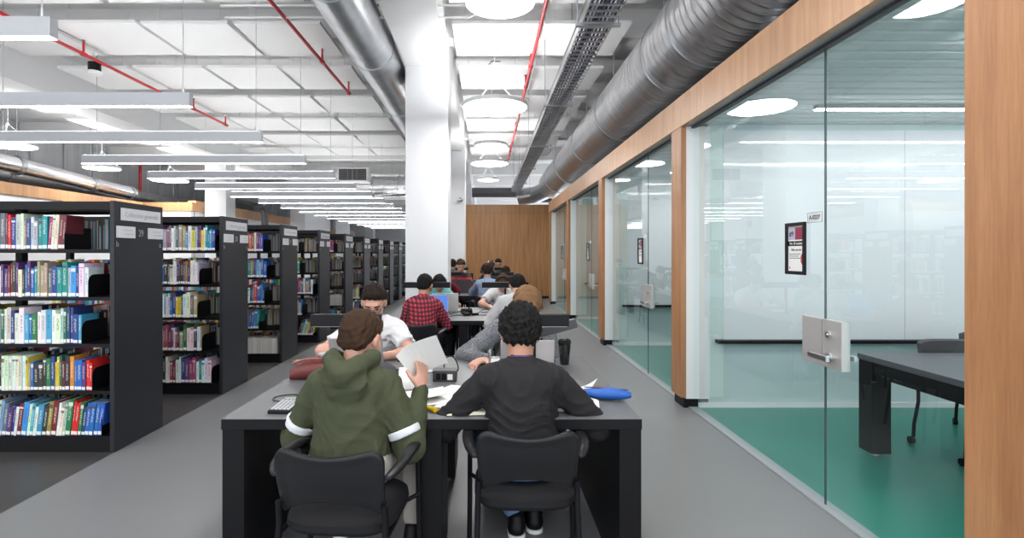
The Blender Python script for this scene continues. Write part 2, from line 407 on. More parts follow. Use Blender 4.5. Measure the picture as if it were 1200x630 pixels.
# front rows behind the camera, part of the same hall lighting
for k, y in enumerate((1.88, .24)): dup(lin, (0, y, 2.93), label=f'long white linear pendant over the stacks beside the camera, {ORD[k]} of the two')
# round pendants
def disc_lamp(x, y, z, d, label):
    t = thing('round_pendant_light', label, 'pendant light', (x, y, z), 0, 'round white pendant lamps')
    r = d/2
    MB().lathe([(r*.985, .004), (r, .008), (r, .058), (r*.985, .062), (.0, .062)], n=56).build('ring', WHITE, t, smooth=True)
    MB().lathe([(0, 0), (r*.965, .0), (r*.965, .006), (0, .006)], n=56).build('diffuser', LAMPD, t)
    MB().lathe([(0, .062), (r*.85, .062), (r*.85, .066), (0, .066)], n=40).build('uplight', LAMPV, t)
    mb = MB(); hub = .42
    for j in range(3):
        a = 2*PI*j/3+.4; mb.tube([(r*.9*math.cos(a), r*.9*math.sin(a), .06), (0, 0, hub)], .002, 5)
    mb.tube([(0, 0, hub), (0, 0, ZC-z)], .004, 6); mb.build('suspension_wire', TRANS, t)
    MB().lathe([(0, hub-.02), (.018, hub-.015), (.018, hub+.02), (0, hub+.025)], n=14).build('hub', WHITE, t, smooth=True)
    box(-.10, -.02, -.03, .03, ZC-z-.36, ZC-z-.26).build('driver_box', WHITE, t, bevel=.004)
    MB().tube([(-.06, 0, ZC-z-.3), (-.06, 0, ZC-z-.1), (.02, 0, ZC-z-.02), (.18, 0, ZC-z-.02)], .012, 8).build('flex_conduit', GALV, t, smooth=True)
    return t
for i, (x, y, h, d) in enumerate([(.13, 4.66, 2.2, .62), (.13, 7.5, 2.06, .93), (.10, 10, 2.02, .62), (.10, 13, 2.2, .93), (.08, 15.6, 2.16, .62)]):
    disc_lamp(x, y, EYE+h, d, f'{"small" if d < .8 else "large"} round white pendant lamp over the study tables, {ORD[i]} from the front')
for i, (x, y, h, d) in enumerate([(-9.3, 10.3, 2.1, .93), (-9.5, 13.1, 2.1, .80), (-9.25, 15.5, 2.13, 1.0), (-9.2, 18.4, 2.13, .9)]):
    disc_lamp(x, y, EYE+h, d, f'round white pendant lamp over the left aisle beyond the stacks, {ORD[i]} from the front')
disc_lamp(2.15, 17.0, EYE+2.13, .62, 'small round white pendant lamp beside the far end of the big oval duct')
# lamps of the same hall behind the camera
for i, (x, y, d) in enumerate([(.13, 1.9, .93), (.13, -1.0, .62)]):
    disc_lamp(x, y, EYE+2.15, d, f'round white pendant lamp behind the front of the hall, {ORD[i]} of the two')

def duct(name, label, cx, z, r, y0, y1, ringys, oval=0, m=SPIRAL):
    t = thing(name, label, 'duct', (0, 0, 0))
    n = 48
    def ring(y, rr):
        out = []
        for j in range(n):
            a = 2*PI*j/n; ox = oval if math.cos(a) > 0 else 0
            out.append((cx+ox+rr*math.cos(a), y, z+rr*math.sin(a)))
        return out
    MB().rings([ring(y0, r), ring(y1, r)]).build('pipe', m, t, smooth=True)
    for yy in ringys:
        MB().rings([ring(yy, r), ring(yy, r+.012), ring(yy+.035, r+.012), ring(yy+.035, r)]).build('joint_ring', GALV, t, smooth=True)
        MB().tube([(cx-r*.2, yy+.3, z+r*.97), (cx-r*.2, yy+.3, ZC)], .008, 6).build('hanger_rod', ALU, t)
    return t
dl = duct('round_duct', 'round galvanised duct running along the left side of the white column', -1.60, 4.38, .31, 3.0, 30, [3.4, 5.4, 7.4, 9.9], m=GALV)
bd = duct('oval_duct', 'big ribbed flat-oval duct above the glazed rooms', 2.20, 3.76, .46, 1.5, 17.3, [3.2, 5.1, 5.95, 8.4, 10.7, 13.4, 15.6], oval=1.5)
MB().tube([(2.2, 17.2, 3.76), (2.15, 17.9, 3.70), (1.75, 18.6, 3.55), (1.2, 18.8, 3.5)], .30, 20).build('elbow', GALV, bd, smooth=True)
mb = MB()
for k, yy in enumerate((4.3, 11.8)): mb.tube([(2.35, yy, 3.32), (2.35, yy, 3.04)], .12, 20)
mb.build('branch_collar', GALV, bd, smooth=True)
# cable tray
ct = thing('cable_tray', 'galvanised wire basket cable tray hung between the lamps and the oval duct', 'cable tray', (0, 0, 0))
X0, X1, ZT = .905, 1.205, 3.66
mb = MB(); y = 1.6
for xx in (X0, X1):
    mb.box(xx-.012, xx+.012, 1.6, 18.5, ZT+.085, ZT+.10); mb.box(xx-.004, xx+.004, 1.6, 18.5, ZT, ZT+.10)
mb.build('side_rail', GALV, ct)
mb = MB()
while y < 18.4: mb.box(X0, X1, y, y+.022, ZT-.004, ZT+.012); y += .115
rg = mb.build('rung', GALV, ct)
CAB = [mat('cable_blue', (.03, .06, .22), .5), mat('cable_grey', (.25, .26, .28), .5), mat('cable_navy', (.02, .03, .09), .5)]
for k in range(9):
    xx = X0+.03+k*.030; MB().tube([(xx+.008*math.sin(q*1.1+k), 1.6+q*.6, ZT+.022+.006*math.sin(q*.7+k)) for q in range(29)], .011, 6).build('cable', CAB[k % 3], ct, smooth=True)
for yy in (2.2, 4.97, 7.66, 10.6, 13.4, 16.2):
    box(X0-.06, X1+.06, yy-.02, yy+.02, ZT-.03, ZT).build('support_bar', GALV, ct)
    for xx in (X0-.045, X1+.045): MB().tube([(xx, yy, ZT-.03), (xx, yy, ZC)], .006, 6).build('hanger_rod', GALV, ct)
# sprinkler pipes
def sprinkler(x, z, y0, y1, label, ups):
    t = thing('sprinkler_pipe', label, 'sprinkler pipe', (0, 0, 0), 0, 'red sprinkler pipes')
    MB().tube([(x, y0, z), (x, y1, z)], .024, 12).build('pipe', RED, t, smooth=True)
    for yy in ups:
        mb = MB(); mb.tube([(x, yy, z), (x, yy, z+.18)], .016, 10); mb.tube([(x, yy-.04, z), (x, yy+.04, z)], .034, 12)
        s_ = mb.build('riser', RED, t, smooth=True)
        MB().lathe([(0, z+.18), (.012, z+.185), (.03, z+.20), (0, z+.205)], cx=x, cy=yy, n=12).build('sprinkler_head', CHROME, s_)
sprinkler(.70, 4.40, 1.5, 17.5, 'red sprinkler pipe between the round lamps and the cable tray', [2.9, 5.9, 8.2, 9.2, 12.4, 15])
sprinkler(-2.47, 4.40, 3, 9.6, 'red sprinkler pipe left of the white column', [4.9, 8.0, 9.55])
sprinkler(-5.85, 4.40, 5.0, 12.0, 'red sprinkler pipe over the book stacks', [7.7, 10.6, 11.9])
mb_ = [(-12.4, 13), (-12.4, 19), (-12.4, 24)]
for k, (x, y) in enumerate(mb_):
    t = thing('sprinkler_riser', f'red vertical pipe on the grey cladding, {ORD[k]} from the front', 'pipe', (x, y, 0), 0, 'red risers on the left wall')
    MB().tube([(0, 0, 2.6), (0, 0, ZC)], .05, 12).build('pipe', RED, t, smooth=True)
    MB().tube([(0, -.06, 3.3), (0, .06, 3.3)], .075, 12).build('coupling', RED, t, smooth=True)
# white conduits
def conduit(pts, label, r=.014):
    t = thing('conduit', label, 'conduit', (0, 0, 0)); MB().tube(pts, r, 8).build('tube', TRANS, t, smooth=True)
    a, b = Vector(pts[0]), Vector(pts[1]); q = a.lerp(b, .5)
    MB().tube([tuple(q), (q.x, q.y, q.z+.05)], r*1.3, 8).build('clip', TRANS, t)
conduit([(-3.2, 6.4, 4.5), (.05, 6.4, 4.5), (.5, 6.4, 4.7), (1.6, 6.4, 4.7)], 'upper white conduit crossing the aisle under the beam')
conduit([(-3.2, 6.5, 4.40), (-.2, 6.5, 4.40), (.2, 6.5, 4.62), (1.3, 6.5, 4.62)], 'lower white conduit crossing the aisle under the beam')
conduit([(-2.05, 3, 4.55), (-2.05, 5.8, 4.55), (-1.9, 8.6, 4.5), (-1.9, 12, 4.5)], 'white conduit beside the round duct')
conduit([(-7.4, 5.6, 4.45), (-6.6, 7.2, 4.45), (-5.9, 7.3, 4.45)], 'thin white conduit bending over the first stacks')
# ceiling loudspeaker
sp = thing('ceiling_speaker', 'black and white cylinder loudspeaker hung over the stacks', 'loudspeaker', (-5.95, 8.05, 4.22))
MB().lathe([(0, 0), (.09, 0), (.095, .03), (.095, .05), (0, .05)], n=28).build('grille', WHITE, sp, smooth=True)
MB().lathe([(0, .05), (.085, .05), (.085, .18), (0, .18)], n=28).build('body', BLACKM, sp, smooth=True)
MB().tube([(0, 0, .18), (0, 0, ZC-4.22)], .006, 6).build('suspension_wire', TRANS, sp)
# left ducts above the left rooms
def pipe_run(name, label, pts, r, m, collars=(), cat='duct'):
    t = thing(name, label, cat, (0, 0, 0)); MB().tube(pts, r, 18).build('pipe', m, t, smooth=True)
    for i in collars:
        a = Vector(pts[i]); b = Vector(pts[i+1] if i+1 < len(pts) else pts[i-1]); d = (b-a).normalized()*.06
        MB().tube([tuple(a-d), tuple(a+d)], r*1.12, 18).build('collar', GALV, t, smooth=True)
    for p_ in pts[1:-1]: MB().tube([(p_[0], p_[1], p_[2]+r*.9), (p_[0], p_[1], ZC)], .008, 6).build('hanger_rod', ALU, t)
    return t
pipe_run('round_duct', 'thick dark round duct running above the left rooms', [(-11.8, 8.5, 3.40), (-11.8, 13, 3.42), (-11.8, 20, 3.42), (-11.8, 24, 3.5)], .20, GALV, (1, 2))
pipe_run('round_duct', 'silver jointed duct above the wooden fascia at the left', [(-10.9, 8.6, 3.62), (-10.9, 12.3, 3.55), (-10.9, 14.6, 3.42), (-10.9, 16.2, 3.35)], .20, mat('bright_duct', (.75, .76, .78), .22, 1), (1, 2, 3))
pipe_run('drain_pipe', 'black elbow pipe dropping behind the stack column', [(-8.6, 17, 3.45), (-8.55, 19, 3.42), (-8.5, 20, 3.40), (-8.5, 20.3, 3.2), (-8.5, 20.4, 2.6)], .13, mat('dark_pipe', (.12, .12, .12), .5), (2,), 'pipe')
ab = thing('air_unit', 'grey metal air unit with a bright side above the left rooms', 'air handling unit', (-11.0, 10.4, 3.3))
box(0, .5, 0, 1.0, 0, .36).build('casing', GALV, ab, bevel=.01); box(.04, .46, -.01, 0, .05, .31).build('cover', mat('bright_tin', (.85, .87, .88), .4, .3), ab)
MB().tube([(-.1, .1, .18), (-.6, .1, .18), (-.8, .1, .0)], .14, 16).build('collar', GALV, ab, smooth=True)
# return air grille box and duct at the far ceiling
gb = thing('air_grille_box', 'white box with a dark louvred air grille under the far ceiling', 'air vent', (-5.55, 19.8, 4.20))
box(0, 1.15, 0, .5, 0, .52).build('casing', TRANS, gb, bevel=.01); box(.06, 1.09, -.012, 0, .05, .47).build('grille', DARK, gb)
mb = MB()
for k in range(8): mb.box(.06, 1.09, -.03, -.01, .07+k*.05, .078+k*.05)
for k in range(2): mb.box(.38+.34*k, .40+.34*k, -.03, -.01, .05, .47)
mb.build('louvre', mat('louvre_grey', (.20, .20, .21), .5), gb)
fd = thing('cross_duct', 'ribbed silver duct crossing under the far ceiling', 'duct', (0, 0, 0))
MB().tube([(-10.5, 20.6, 4.02), (-5.6, 20.6, 4.02)], .28, 28).build('pipe', SPIRAL, fd, smooth=True)
MB().tube([(-4.4, 20.6, 4.1), (-2.0, 20.6, 4.1)], .40, 28).build('pipe', SPIRAL, fd, smooth=True)
for xx in (-5.7, -4.35, -3.4): MB().tube([(xx, 20.6, 4.1 if xx > -5 else 4.02), (xx+.06, 20.6, 4.1 if xx > -5 else 4.02)], .42 if xx > -5 else .3, 28).build('joint_ring', GALV, fd, smooth=True)
pipe_run('round_duct', 'dark duct with elbow above the oak end wall', [(-.5, 19.5, 3.75), (1.2, 19.5, 3.75), (1.6, 19.2, 3.55), (2.4, 19.0, 3.5)], .18, mat('dark_duct', (.16, .16, .17), .45, .5), (1, 2))
cm = thing('security_camera', 'small grey security camera on the far white column', 'camera', (-.72, 14.89, 2.98))
box(-.05, .09, -.20, 0, .0, .05).build('housing', mat('camera_grey', (.5, .5, .5), .4), cm, bevel=.008); box(-.02, .04, -.04, .01, .05, .09).build('bracket', DARK, cm)

# ------------------------------------------------------------------ book stacks
SH = [1.532, 1.171, .817, .462, .120]                  # shelf tops
STY = [3.99+1.645*k for k in range(10)]
XE = -2.80
SIGN = mat('sign_plate', (.68, .68, .72), .5); ETCH = mat('etched_letters', (.32, .33, .36), .5); SIGNT = mat('sign_letters', (.42, .42, .48), .5)
stack0 = None
def make_stack(n):
    t = thing('book_stack', '', 'bookshelf', (0, 0, 0), 0, 'black double sided book stacks')
    D = .60; XL = XE-.05-1.82
    mb = MB(); mb.box(XE-.035, XE, 0, D, .0, 1.90); mb.build('end_panel', ENDP, t, bevel=.003)
    mb = MB(); mb.box(XL, XE-.035, 0.01, D-.01, 1.86, 1.895); mb.box(XL, XE-.035, 0.01, .03, 1.835, 1.86); mb.box(XL, XE-.035, D-.03, D-.01, 1.835, 1.86); mb.build('canopy', BLACKL, t)
    box(XL, XE-.035, .012, D-.012, 0, .095).build('base', BLACKL, t)
    for z in SH:
        for a, b in ((.012, .285), (D-.285, D-.012)):
            mb = MB(); mb.box(XL, XE-.035, a, b, z-.018, z); f = a if a < .1 else b-.006
            mb.box(XL, XE-.035, f, f+.006, z-.026, z); mb.build('shelf', BLACKM, t)
    for k in range(3):
        x = XE-.06-.9*k
        box(x-.025, x+.025, D/2-.03, D/2+.03, 0, 1.88).build('upright', BLACKM, t)
    for k in range(2):
        for z in SH[:4]:
            pass
    s1 = box(XE, XE+.008, .07, .555, 1.757, 1.852).build('sign', SIGN, t)
    text('lettering', 'Collection générale', .052, SIGNT, s1, (XE+.009, .3125, 1.803), (PI/2, 0, PI/2), sx=1.0)
    for j, (a, b) in enumerate(((.02, .23), (.395, .59))):
        s2 = box(XE, XE+.008, a, b, 1.622, 1.712).build('sign', SIGN, t)
        mb = MB()
        for q, (u0, u1, zz) in enumerate(((.30, .85, 1.675), (.38, .92, 1.645))):
            mb.box(XE+.008, XE+.009, a+(b-a)*u0, a+(b-a)*u1, zz, zz+.012)
        mb.build('text_line', mat('faint_print', (.56, .56, .62), .5), s2)
    for s_, yy in (('b', .035), ('a', .56)): text('lettering', s_, .062, ETCH, t, (XE+.001, yy, 1.572), (PI/2, 0, PI/2))
    return t
BE = {0: [-3.19, -3.01, -3.06, -2.98, -2.91], 1: [-2.89, -3.06, -3.08, -3.03, -2.93], 2: [-3.07, -3.02, -3.05, -3.13, None], 3: [None, -3.14, -2.92, -3.1, -2.92],
      4: [-3.04, None, None, None, -2.93], 5: [-3.10, None, None, -2.9, -2.9], 6: [None]*5, 7: [-3.0, None, None, -3.05, None], 8: [None]*5, 9: [None]*5}
bookend = None
STN = ['nearest', 'second', 'third', 'fourth', 'fifth', 'sixth', 'seventh', 'eighth', 'ninth', 'tenth']
SHN = ['top', 'second', 'middle', 'fourth', 'bottom']
stack0 = make_stack(0); stacks = [stack0]+[copy_tree(stack0) for _ in STY[1:]]
for n, y in enumerate(STY):
    st = stacks[n]; st.location = (0, y, 0)
    st['label'] = f'{STN[n]} black double sided book stack with white signs on its end panel'
    text('lettering', str(29-n), .078, ETCH, st, (XE+.001, .31, 1.662), (PI/2, 0, PI/2), sx=.8)
# book material: colour of each book comes from the object, titles are procedural print on the spine
def book_mat(name, attr):
    m = mat(name, (.5, .5, .5), .45); g = NG(m)
    if attr:
        a = g.n('ShaderNodeVertexColor'); a.layer_name = 'Col'; col = a.outputs[0]
        g.base(col); return m
    oi = g.n('ShaderNodeObjectInfo'); col = oi.outputs['Color']; rnd = oi.outputs['Random']
    x, y, z = g.co('Object')
    # title block: broken strokes along the spine between 35% and 85% of its height
    cb = g.n('ShaderNodeCombineXYZ'); g.l(g.m('MULTIPLY', x, 5), cb.inputs[0]); g.l(g.m('ADD', g.m('MULTIPLY', z, 34), g.m('MULTIPLY', rnd, 90)), cb.inputs[2]); 
    n = g.n('ShaderNodeTexNoise'); n.inputs['Scale'].default_value = 1; n.inputs['Detail'].default_value = 3; g.l(cb.outputs[0], n.inputs['Vector'])
    st = g.m('GREATER_THAN', n.outputs[0], .52)
    inz = g.m('MULTIPLY', g.m('GREATER_THAN', z, g.m('ADD', .28, g.m('MULTIPLY', rnd, .18))), g.m('LESS_THAN', z, g.m('ADD', .78, g.m('MULTIPLY', rnd, .12))))
    inx = g.m('LESS_THAN', g.m('ABSOLUTE', g.m('SUBTRACT', x, .5)), .20); sp = g.m('LESS_THAN', y, .01)
    f = g.m('MULTIPLY', g.m('MULTIPLY', st, inz), g.m('MULTIPLY', inx, sp))
    sb = g.n('ShaderNodeSeparateColor'); g.l(col, sb.inputs[0]); lum = g.m('ADD', g.m('ADD', sb.outputs[0], sb.outputs[1]), sb.outputs[2])
    tc = g.mix(g.m('GREATER_THAN', lum, 1.0), (.75, .73, .65), (.05, .05, .07))
    c1 = g.mix(g.m('MULTIPLY', f, .8), col, tc)
    # band near the head of some spines
    bandon = g.m('GREATER_THAN', g.m('FRACT', g.m('MULTIPLY', rnd, 7.31)), .55)
    bz = g.m('LESS_THAN', g.m('ABSOLUTE', g.m('SUBTRACT', z, .87)), g.m('ADD', .012, g.m('MULTIPLY', g.m('FRACT', g.m('MULTIPLY', rnd, 3.7)), .05)))
    c2 = g.mix(g.m('MULTIPLY', g.m('MULTIPLY', bandon, bz), g.m('MULTIPLY', sp, .85)), c1, g.mix(g.m('GREATER_THAN', g.m('FRACT', g.m('MULTIPLY', rnd, 13.3)), .5), (.78, .78, .74), (.10, .05, .05)))
    g.base(c2); return m
BOOKM = book_mat('book_cover', False); BOOKV = book_mat('book_cover_mass', True)
LABELM = mat('call_label', (.82, .82, .80), .7); PAGES = mat('pages', (.74, .72, .66), .85)
def unit_book():
    t = bpy.data.objects.new('book', None)
    mb = MB(); e = .09
    n = 6                                               # rounded spine, two boards
    prof = [(.5-.5*math.cos(PI*j/n), -.02*math.sin(PI*j/n)+.02) for j in range(n+1)]
    outer = [(0, 1)]+[(x, y) for x, y in prof]+[(1, 1), (1-e, 1), (1-e, .05), (e, .05), (e, 1)]
    mb.rings([[(x, y, 0) for x, y in outer], [(x, y, 1) for x, y in outer]])
    cov = mb.build('book', BOOKM)
    pg = box(e, 1-e, .05, .97, .015, .975).build('page_block', PAGES, cov)
    lb = MB(); k0, k1 = 1, n-1
    lb.rings([[(prof[j][0], prof[j][1]-.004, z) for j in range(k0, k1+1)]+[(prof[j][0], prof[j][1]+.002, z) for j in range(k1, k0-1, -1)] for z in (.03, .13)])
    lb.build('call_number_label', LABELM, cov); return cov
PAL = [((.62, .02, .02), 'red'), ((.16, .02, .03), 'maroon'), ((.02, .05, .22), 'navy'), ((.02, .13, .48), 'blue'), ((.05, .33, .62), 'sky blue'), ((.01, .25, .27), 'teal'),
       ((.02, .16, .07), 'green'), ((.72, .70, .63), 'cream'), ((.76, .77, .78), 'white'), ((.78, .78, .76), 'white'), ((.72, .55, .05), 'yellow'), ((.30, .32, .35), 'grey'), ((.015, .015, .02), 'black'),
       ((.03, .03, .035), 'black'), ((.11, .04, .16), 'purple'), ((.55, .20, .03), 'orange'), ((.40, .30, .18), 'tan'), ((.13, .16, .20), 'slate'), ((.35, .05, .12), 'crimson'), ((.28, .30, .04), 'olive'), ((.22, .42, .55), 'pale blue'), ((.50, .53, .56), 'silver')]
PD = {b: a for a, b in PAL}
# colour runs read from the photograph, left to right, for the nearest stack
RUNS = {(0, 0): 'slate slate slate slate maroon red navy silver white tan navy silver silver teal teal crimson cream cream maroon maroon'.split(),
        (0, 1): 'white black white purple purple maroon maroon black purple cream black blue purple blue teal tan tan tan slate navy teal teal silver sky_blue navy white white'.split(),
        (0, 2): 'green white silver navy white white sky_blue blue green white cream sky_blue white white silver green navy navy navy sky_blue'.split(),
        (0, 3): 'white cream cream white cream cream white yellow tan blue black black black green navy yellow yellow green maroon black orange blue blue purple red red'.split(),
        (0, 4): 'slate purple navy white maroon sky_blue white sky_blue white sky_blue black olive maroon white white silver green red red green navy blue blue blue blue'.split(),
        (1, 0): 'white silver slate tan tan sky_blue cream yellow silver purple purple yellow white teal teal sky_blue blue navy'.split(),
        (1, 1): 'black slate cream white navy maroon black slate orange navy white white white silver'.split(),
        (1, 2): 'pale_blue white silver blue navy yellow yellow navy white cream slate tan'.split(),
        (1, 3): 'crimson crimson maroon navy white crimson black tan green cream cream black white tan'.split(),
        (1, 4): 'red black white cream crimson maroon white white blue navy purple crimson crimson white teal white white cream'.split(),
        (2, 0): 'orange crimson cream purple crimson blue'.split(), (2, 1): 'purple blue pale_blue silver blue blue'.split(), (2, 2): 'orange red blue blue sky_blue navy'.split(),
        (2, 3): 'blue slate sky_blue teal'.split(), (3, 1): 'teal'.split(), (3, 2): 'white pale_blue orange tan navy white'.split(), (3, 3): 'white blue'.split(), (3, 4): 'pale_blue yellow blue crimson blue yellow'.split()}
ub = None; nb = 0
mass_v, mass_f, mass_c = [], [], []
def mass_box(x0, x1, y0, y1, z0, z1, c, tilt=0):
    o = len(mass_v)
    for x in (x0, x1):
        for y in (y0, y1):
            for z in (z0, z1): mass_v.append((x+(z-z0)*tilt, y, z))
    for f in [(0, 1, 3, 2), (4, 6, 7, 5), (0, 4, 5, 1), (2, 3, 7, 6), (0, 2, 6, 4), (1, 5, 7, 3)]: mass_f.append(tuple(i+o for i in f)); mass_c.append(c)
def mass_book(x, w_, yf, d_, z, h, c, back=False, tilt=0):
    """yf = y of the spine; back=True: spine faces away so the page edges face the aisle in front"""
    if not back:
        mass_box(x+.0008, x+w_-.0008, yf, yf+d_, z, z+h, c, tilt); mass_box(x+w_*.12, x+w_*.88, yf-.001, yf, z+.006, z+.036, (.8, .8, .78), tilt)
    else:
        mass_box(x+.0008, x+w_*.14, yf-d_, yf, z, z+h, c, tilt); mass_box(x+w_*.86, x+w_-.0008, yf-d_, yf, z, z+h, c, tilt)
        mass_box(x+w_*.14, x+w_*.86, yf-d_+.004, yf-.006, z+.004, z+h-.006, (.62, .60, .55) if (c[0]*97 % 1) > .3 else (.74, .73, .70), tilt)
XV = {0: -3.72, 1: -3.50, 2: -3.30, 3: -3.20, 4: -3.12, 5: -3.06}
for n, Y in enumerate(STY):
    for s, z in enumerate(SH):
        be = BE[n][s]; xl = XE-.05-1.80
        hmax = .30 if s else .28
        # bookend plate, one thing each
        for side in (0, 1):
            bx = be if side == 0 else -2.86-rng.random()*.12
            if bx is None: bx = -3.16 if not (n == 2 and s == 4) else -3.55
            if side == 0 and be is None and n > 5 and rng.random() < .5: bx = -3.1
            if n > 6 and side == 1: continue
            lb = f'black bookend plate at the {"front" if side == 0 else "back"} of the {SHN[s]} shelf of the {STN[n]} stack'
            if bookend is None:
                bookend = thing('bookend', lb, 'bookend', (0, 0, 0), 0, 'black bookend plates')
                cv = [(.262-.06+.06*1, 0)]
                ol = [(0.0, 0), (.27, 0), (.27, .17)]+[(.06-.06*math.sin(a), .11+.06*math.cos(a)) for a in [R(q) for q in range(0, 91, 15)]]
                MB().prism(ol, 0, .003, 'yz').build('plate', BLACKM, bookend)
                box(-.10, 0, .02, .25, 0, .0025).build('foot', BLACKM, bookend); o = bookend
            else: o = copy_tree(bookend)
            o['label'] = lb; o.location = (bx, Y+.016, z) if side == 0 else (bx, Y+.584, z)
            if side: o.rotation_euler = (0, 0, 0); o.location = (bx, Y+.316, z)
        # front row
        if be is not None or n > 3:
            xs = (be if be is not None else -3.16)-.004
            run = RUNS.get((n, s))
            i = 0; lean = 0.0; xvis = XV.get(n, -9)
            while xs > xl+.05:
                w_ = rng.choice([.018, .022, .026, .030, .034, .040]); h = rng.uniform(.205, .275); d_ = rng.uniform(.15, .215)
                if run and i < len(run): cn = run[len(run)-1-i].replace('_', ' '); c = PD[cn]
                else: c, cn = rng.choice(PAL)
                if n == 0 and s == 3 and run and i >= len(run)-7: w_, h = .026, .262
                if n == 0 and s == 4 and i < 4: w_, h = .032, .245
                if n == 0 and s == 0 and i < 4: h = .262
                tilt = .12 if (n == 0 and s == 4) else (.07 if (n == 0 and s == 0 and i < 5) else (.32 if (n == 3 and s == 4) else (.10 if (n == 2 and s == 3) else 0)))
                c = tuple(max(0, min(1, q*rng.uniform(.8, 1.2))) for q in c)
                xs -= w_*(1.02 if tilt else 1)
                if n < 4 and xs > xvis and nb < 300:
                    if ub is None: ub = o = unit_book()
                    else: o = copy_tree(ub)
                    nb += 1
                    o.location = (xs-(h*tilt if False else 0), Y+.018+rng.uniform(0, .008), z+.0005); o.scale = (w_*.96, d_, h); o.rotation_euler = (0, 0, 0)
                    if tilt: o.rotation_euler = (0, math.atan(tilt)*1, 0); o.location.z = z+.0005+w_*math.sin(math.atan(tilt))
                    o.color = (*c, 1)
                    tag(o, f'{cn} book, {ORD[i]} left of the bookend on the {SHN[s]} shelf of the {STN[n]} stack', 'book', f'books on the {SHN[s]} shelf of the {STN[n]} stack')
                elif n < 4 or xs > -3.65: mass_book(xs, w_, Y+.02, d_, z, h, c, tilt=0)
                i += 1
                if not run and n > 3 and i > 5 and rng.random() < .2: break
        # back row, spines to the other aisle, page edges seen through the shelf
        xs = -2.87-(0 if not (n == 2 and s == 4) else 0)
        while xs > (xl+.03 if n < 4 else -3.6):
            w_ = rng.choice([.016, .02, .024, .03, .036]); h = rng.uniform(.18, .26); xs -= w_
            mass_book(xs, w_, Y+.585, rng.uniform(.15, .21), z, h, tuple(q*.8 for q in rng.choice(PAL)[0]), back=True)
        if n in (2, 4) and s in (3, 4) or (n in (5,) and s in (3, 4)):      # runs of pale periodicals whose edges face the aisle
            xs = -2.88
            while xs > -3.3 and (n != 2 or s == 4):
                w_ = rng.uniform(.006, .014); xs -= w_; mass_box(xs, xs+w_*.85, Y+.03, Y+.22, z, z+rng.uniform(.20, .225), (.60, .58, .54) if rng.random() < .7 else (.75, .74, .72), 0) if be is None else None
me = bpy.data.meshes.new('book'); me.from_pydata(mass_v, [], mass_f)
ca = me.color_attributes.new('Col', 'BYTE_COLOR', 'CORNER')
cols = np.repeat(np.array([(*c, 1) for c in mass_c], dtype=np.float32), 4, axis=0); ca.data.foreach_set('color', cols.ravel())
me.materials.append(BOOKV); o = bpy.data.objects.new('book', me); C.objects.link(o)
tag(o, 'remaining books packed on the back rows and on the farther stacks', 'books', kind='stuff')

# ------------------------------------------------------------------ tables
def make_table(bars=((-.785, -.20), (.20, .785))):
    t = thing('study_table', '', 'table', (-.245, 0, 0), 0, 'long black study tables')
    W_, D, H = .955, 1.47, .75
    mb = MB(); mb.cur = 1; mb.box(-W_, W_, 0, D, H-.048, H-.002); mb.cur = 0; mb.box(-W_+.001, W_-.001, .001, D-.001, H-.002, H)
    mb.build('tabletop', [TABTOP, BLACKL], t, bevel=.0015)
    for s in (-1, 1):
        a, b = sorted((s*W_, s*(W_-.10))); box(a, b, .01, D-.01, 0.0, H-.048).build('side_panel', BLACKL, t, bevel=.002)
    for y0 in (.0, D-.42):
        l = box(-.055, .045, y0+.02, y0+.40, .03, H-.048).build('centre_leg', BLACKL, t, bevel=.002)
        MB().lathe([(0, 0), (.022, 0), (.022, .012), (.008, .015), (.008, .03), (0, .03)], cx=-.005, cy=y0+.07, n=16).build('leveller', ALU, l)
    for xa, xb in bars:
        xm = (xa+xb)/2
        L = box(xa, xb, D/2-.032, D/2+.032, 1.072, 1.142).build('task_light', BLACKM, t, bevel=.003)
        box(xa+.01, xb-.01, D/2-.024, D/2+.024, 1.069, 1.073).build('diffuser', mat('task_diffuser', (.8, .8, .82), .4), L)
        box(xm-.012, xm+.012, D/2-.012, D/2+.012, H, 1.075).build('post', BLACKM, L)
    p = box(-.065, .075, D/2-.04, D/2+.05, H, H+.065).build('power_box', mat('power_box_grey', (.045, .045, .05), .4), t, bevel=.004)
    for k, xx in enumerate((-.045, -.012)):
        box(xx, xx+.027, D/2-.042, D/2-.039, H+.012, H+.050).build('socket', BLACKM, p, bevel=.001)
    box(.022, .052, D/2-.042, D/2-.039, H+.012, H+.045).build('socket', PAPER, p)
    return t
tabs = []
TY = [2.40, 5.92, 9.44, 12.96]
for i, y in enumerate(TY):
    t = make_table(((-.785, -.375), (.325, .735))) if i == 0 else (make_table() if i == 1 else copy_tree(tabs[1])); t.location.y = y
    t['label'] = ['nearest long black study table with two task light bars', 'second long black study table in front of the white column', 'third long black study table beyond the white column', 'farthest long black study table near the oak wall'][i]
    tabs.append(t)

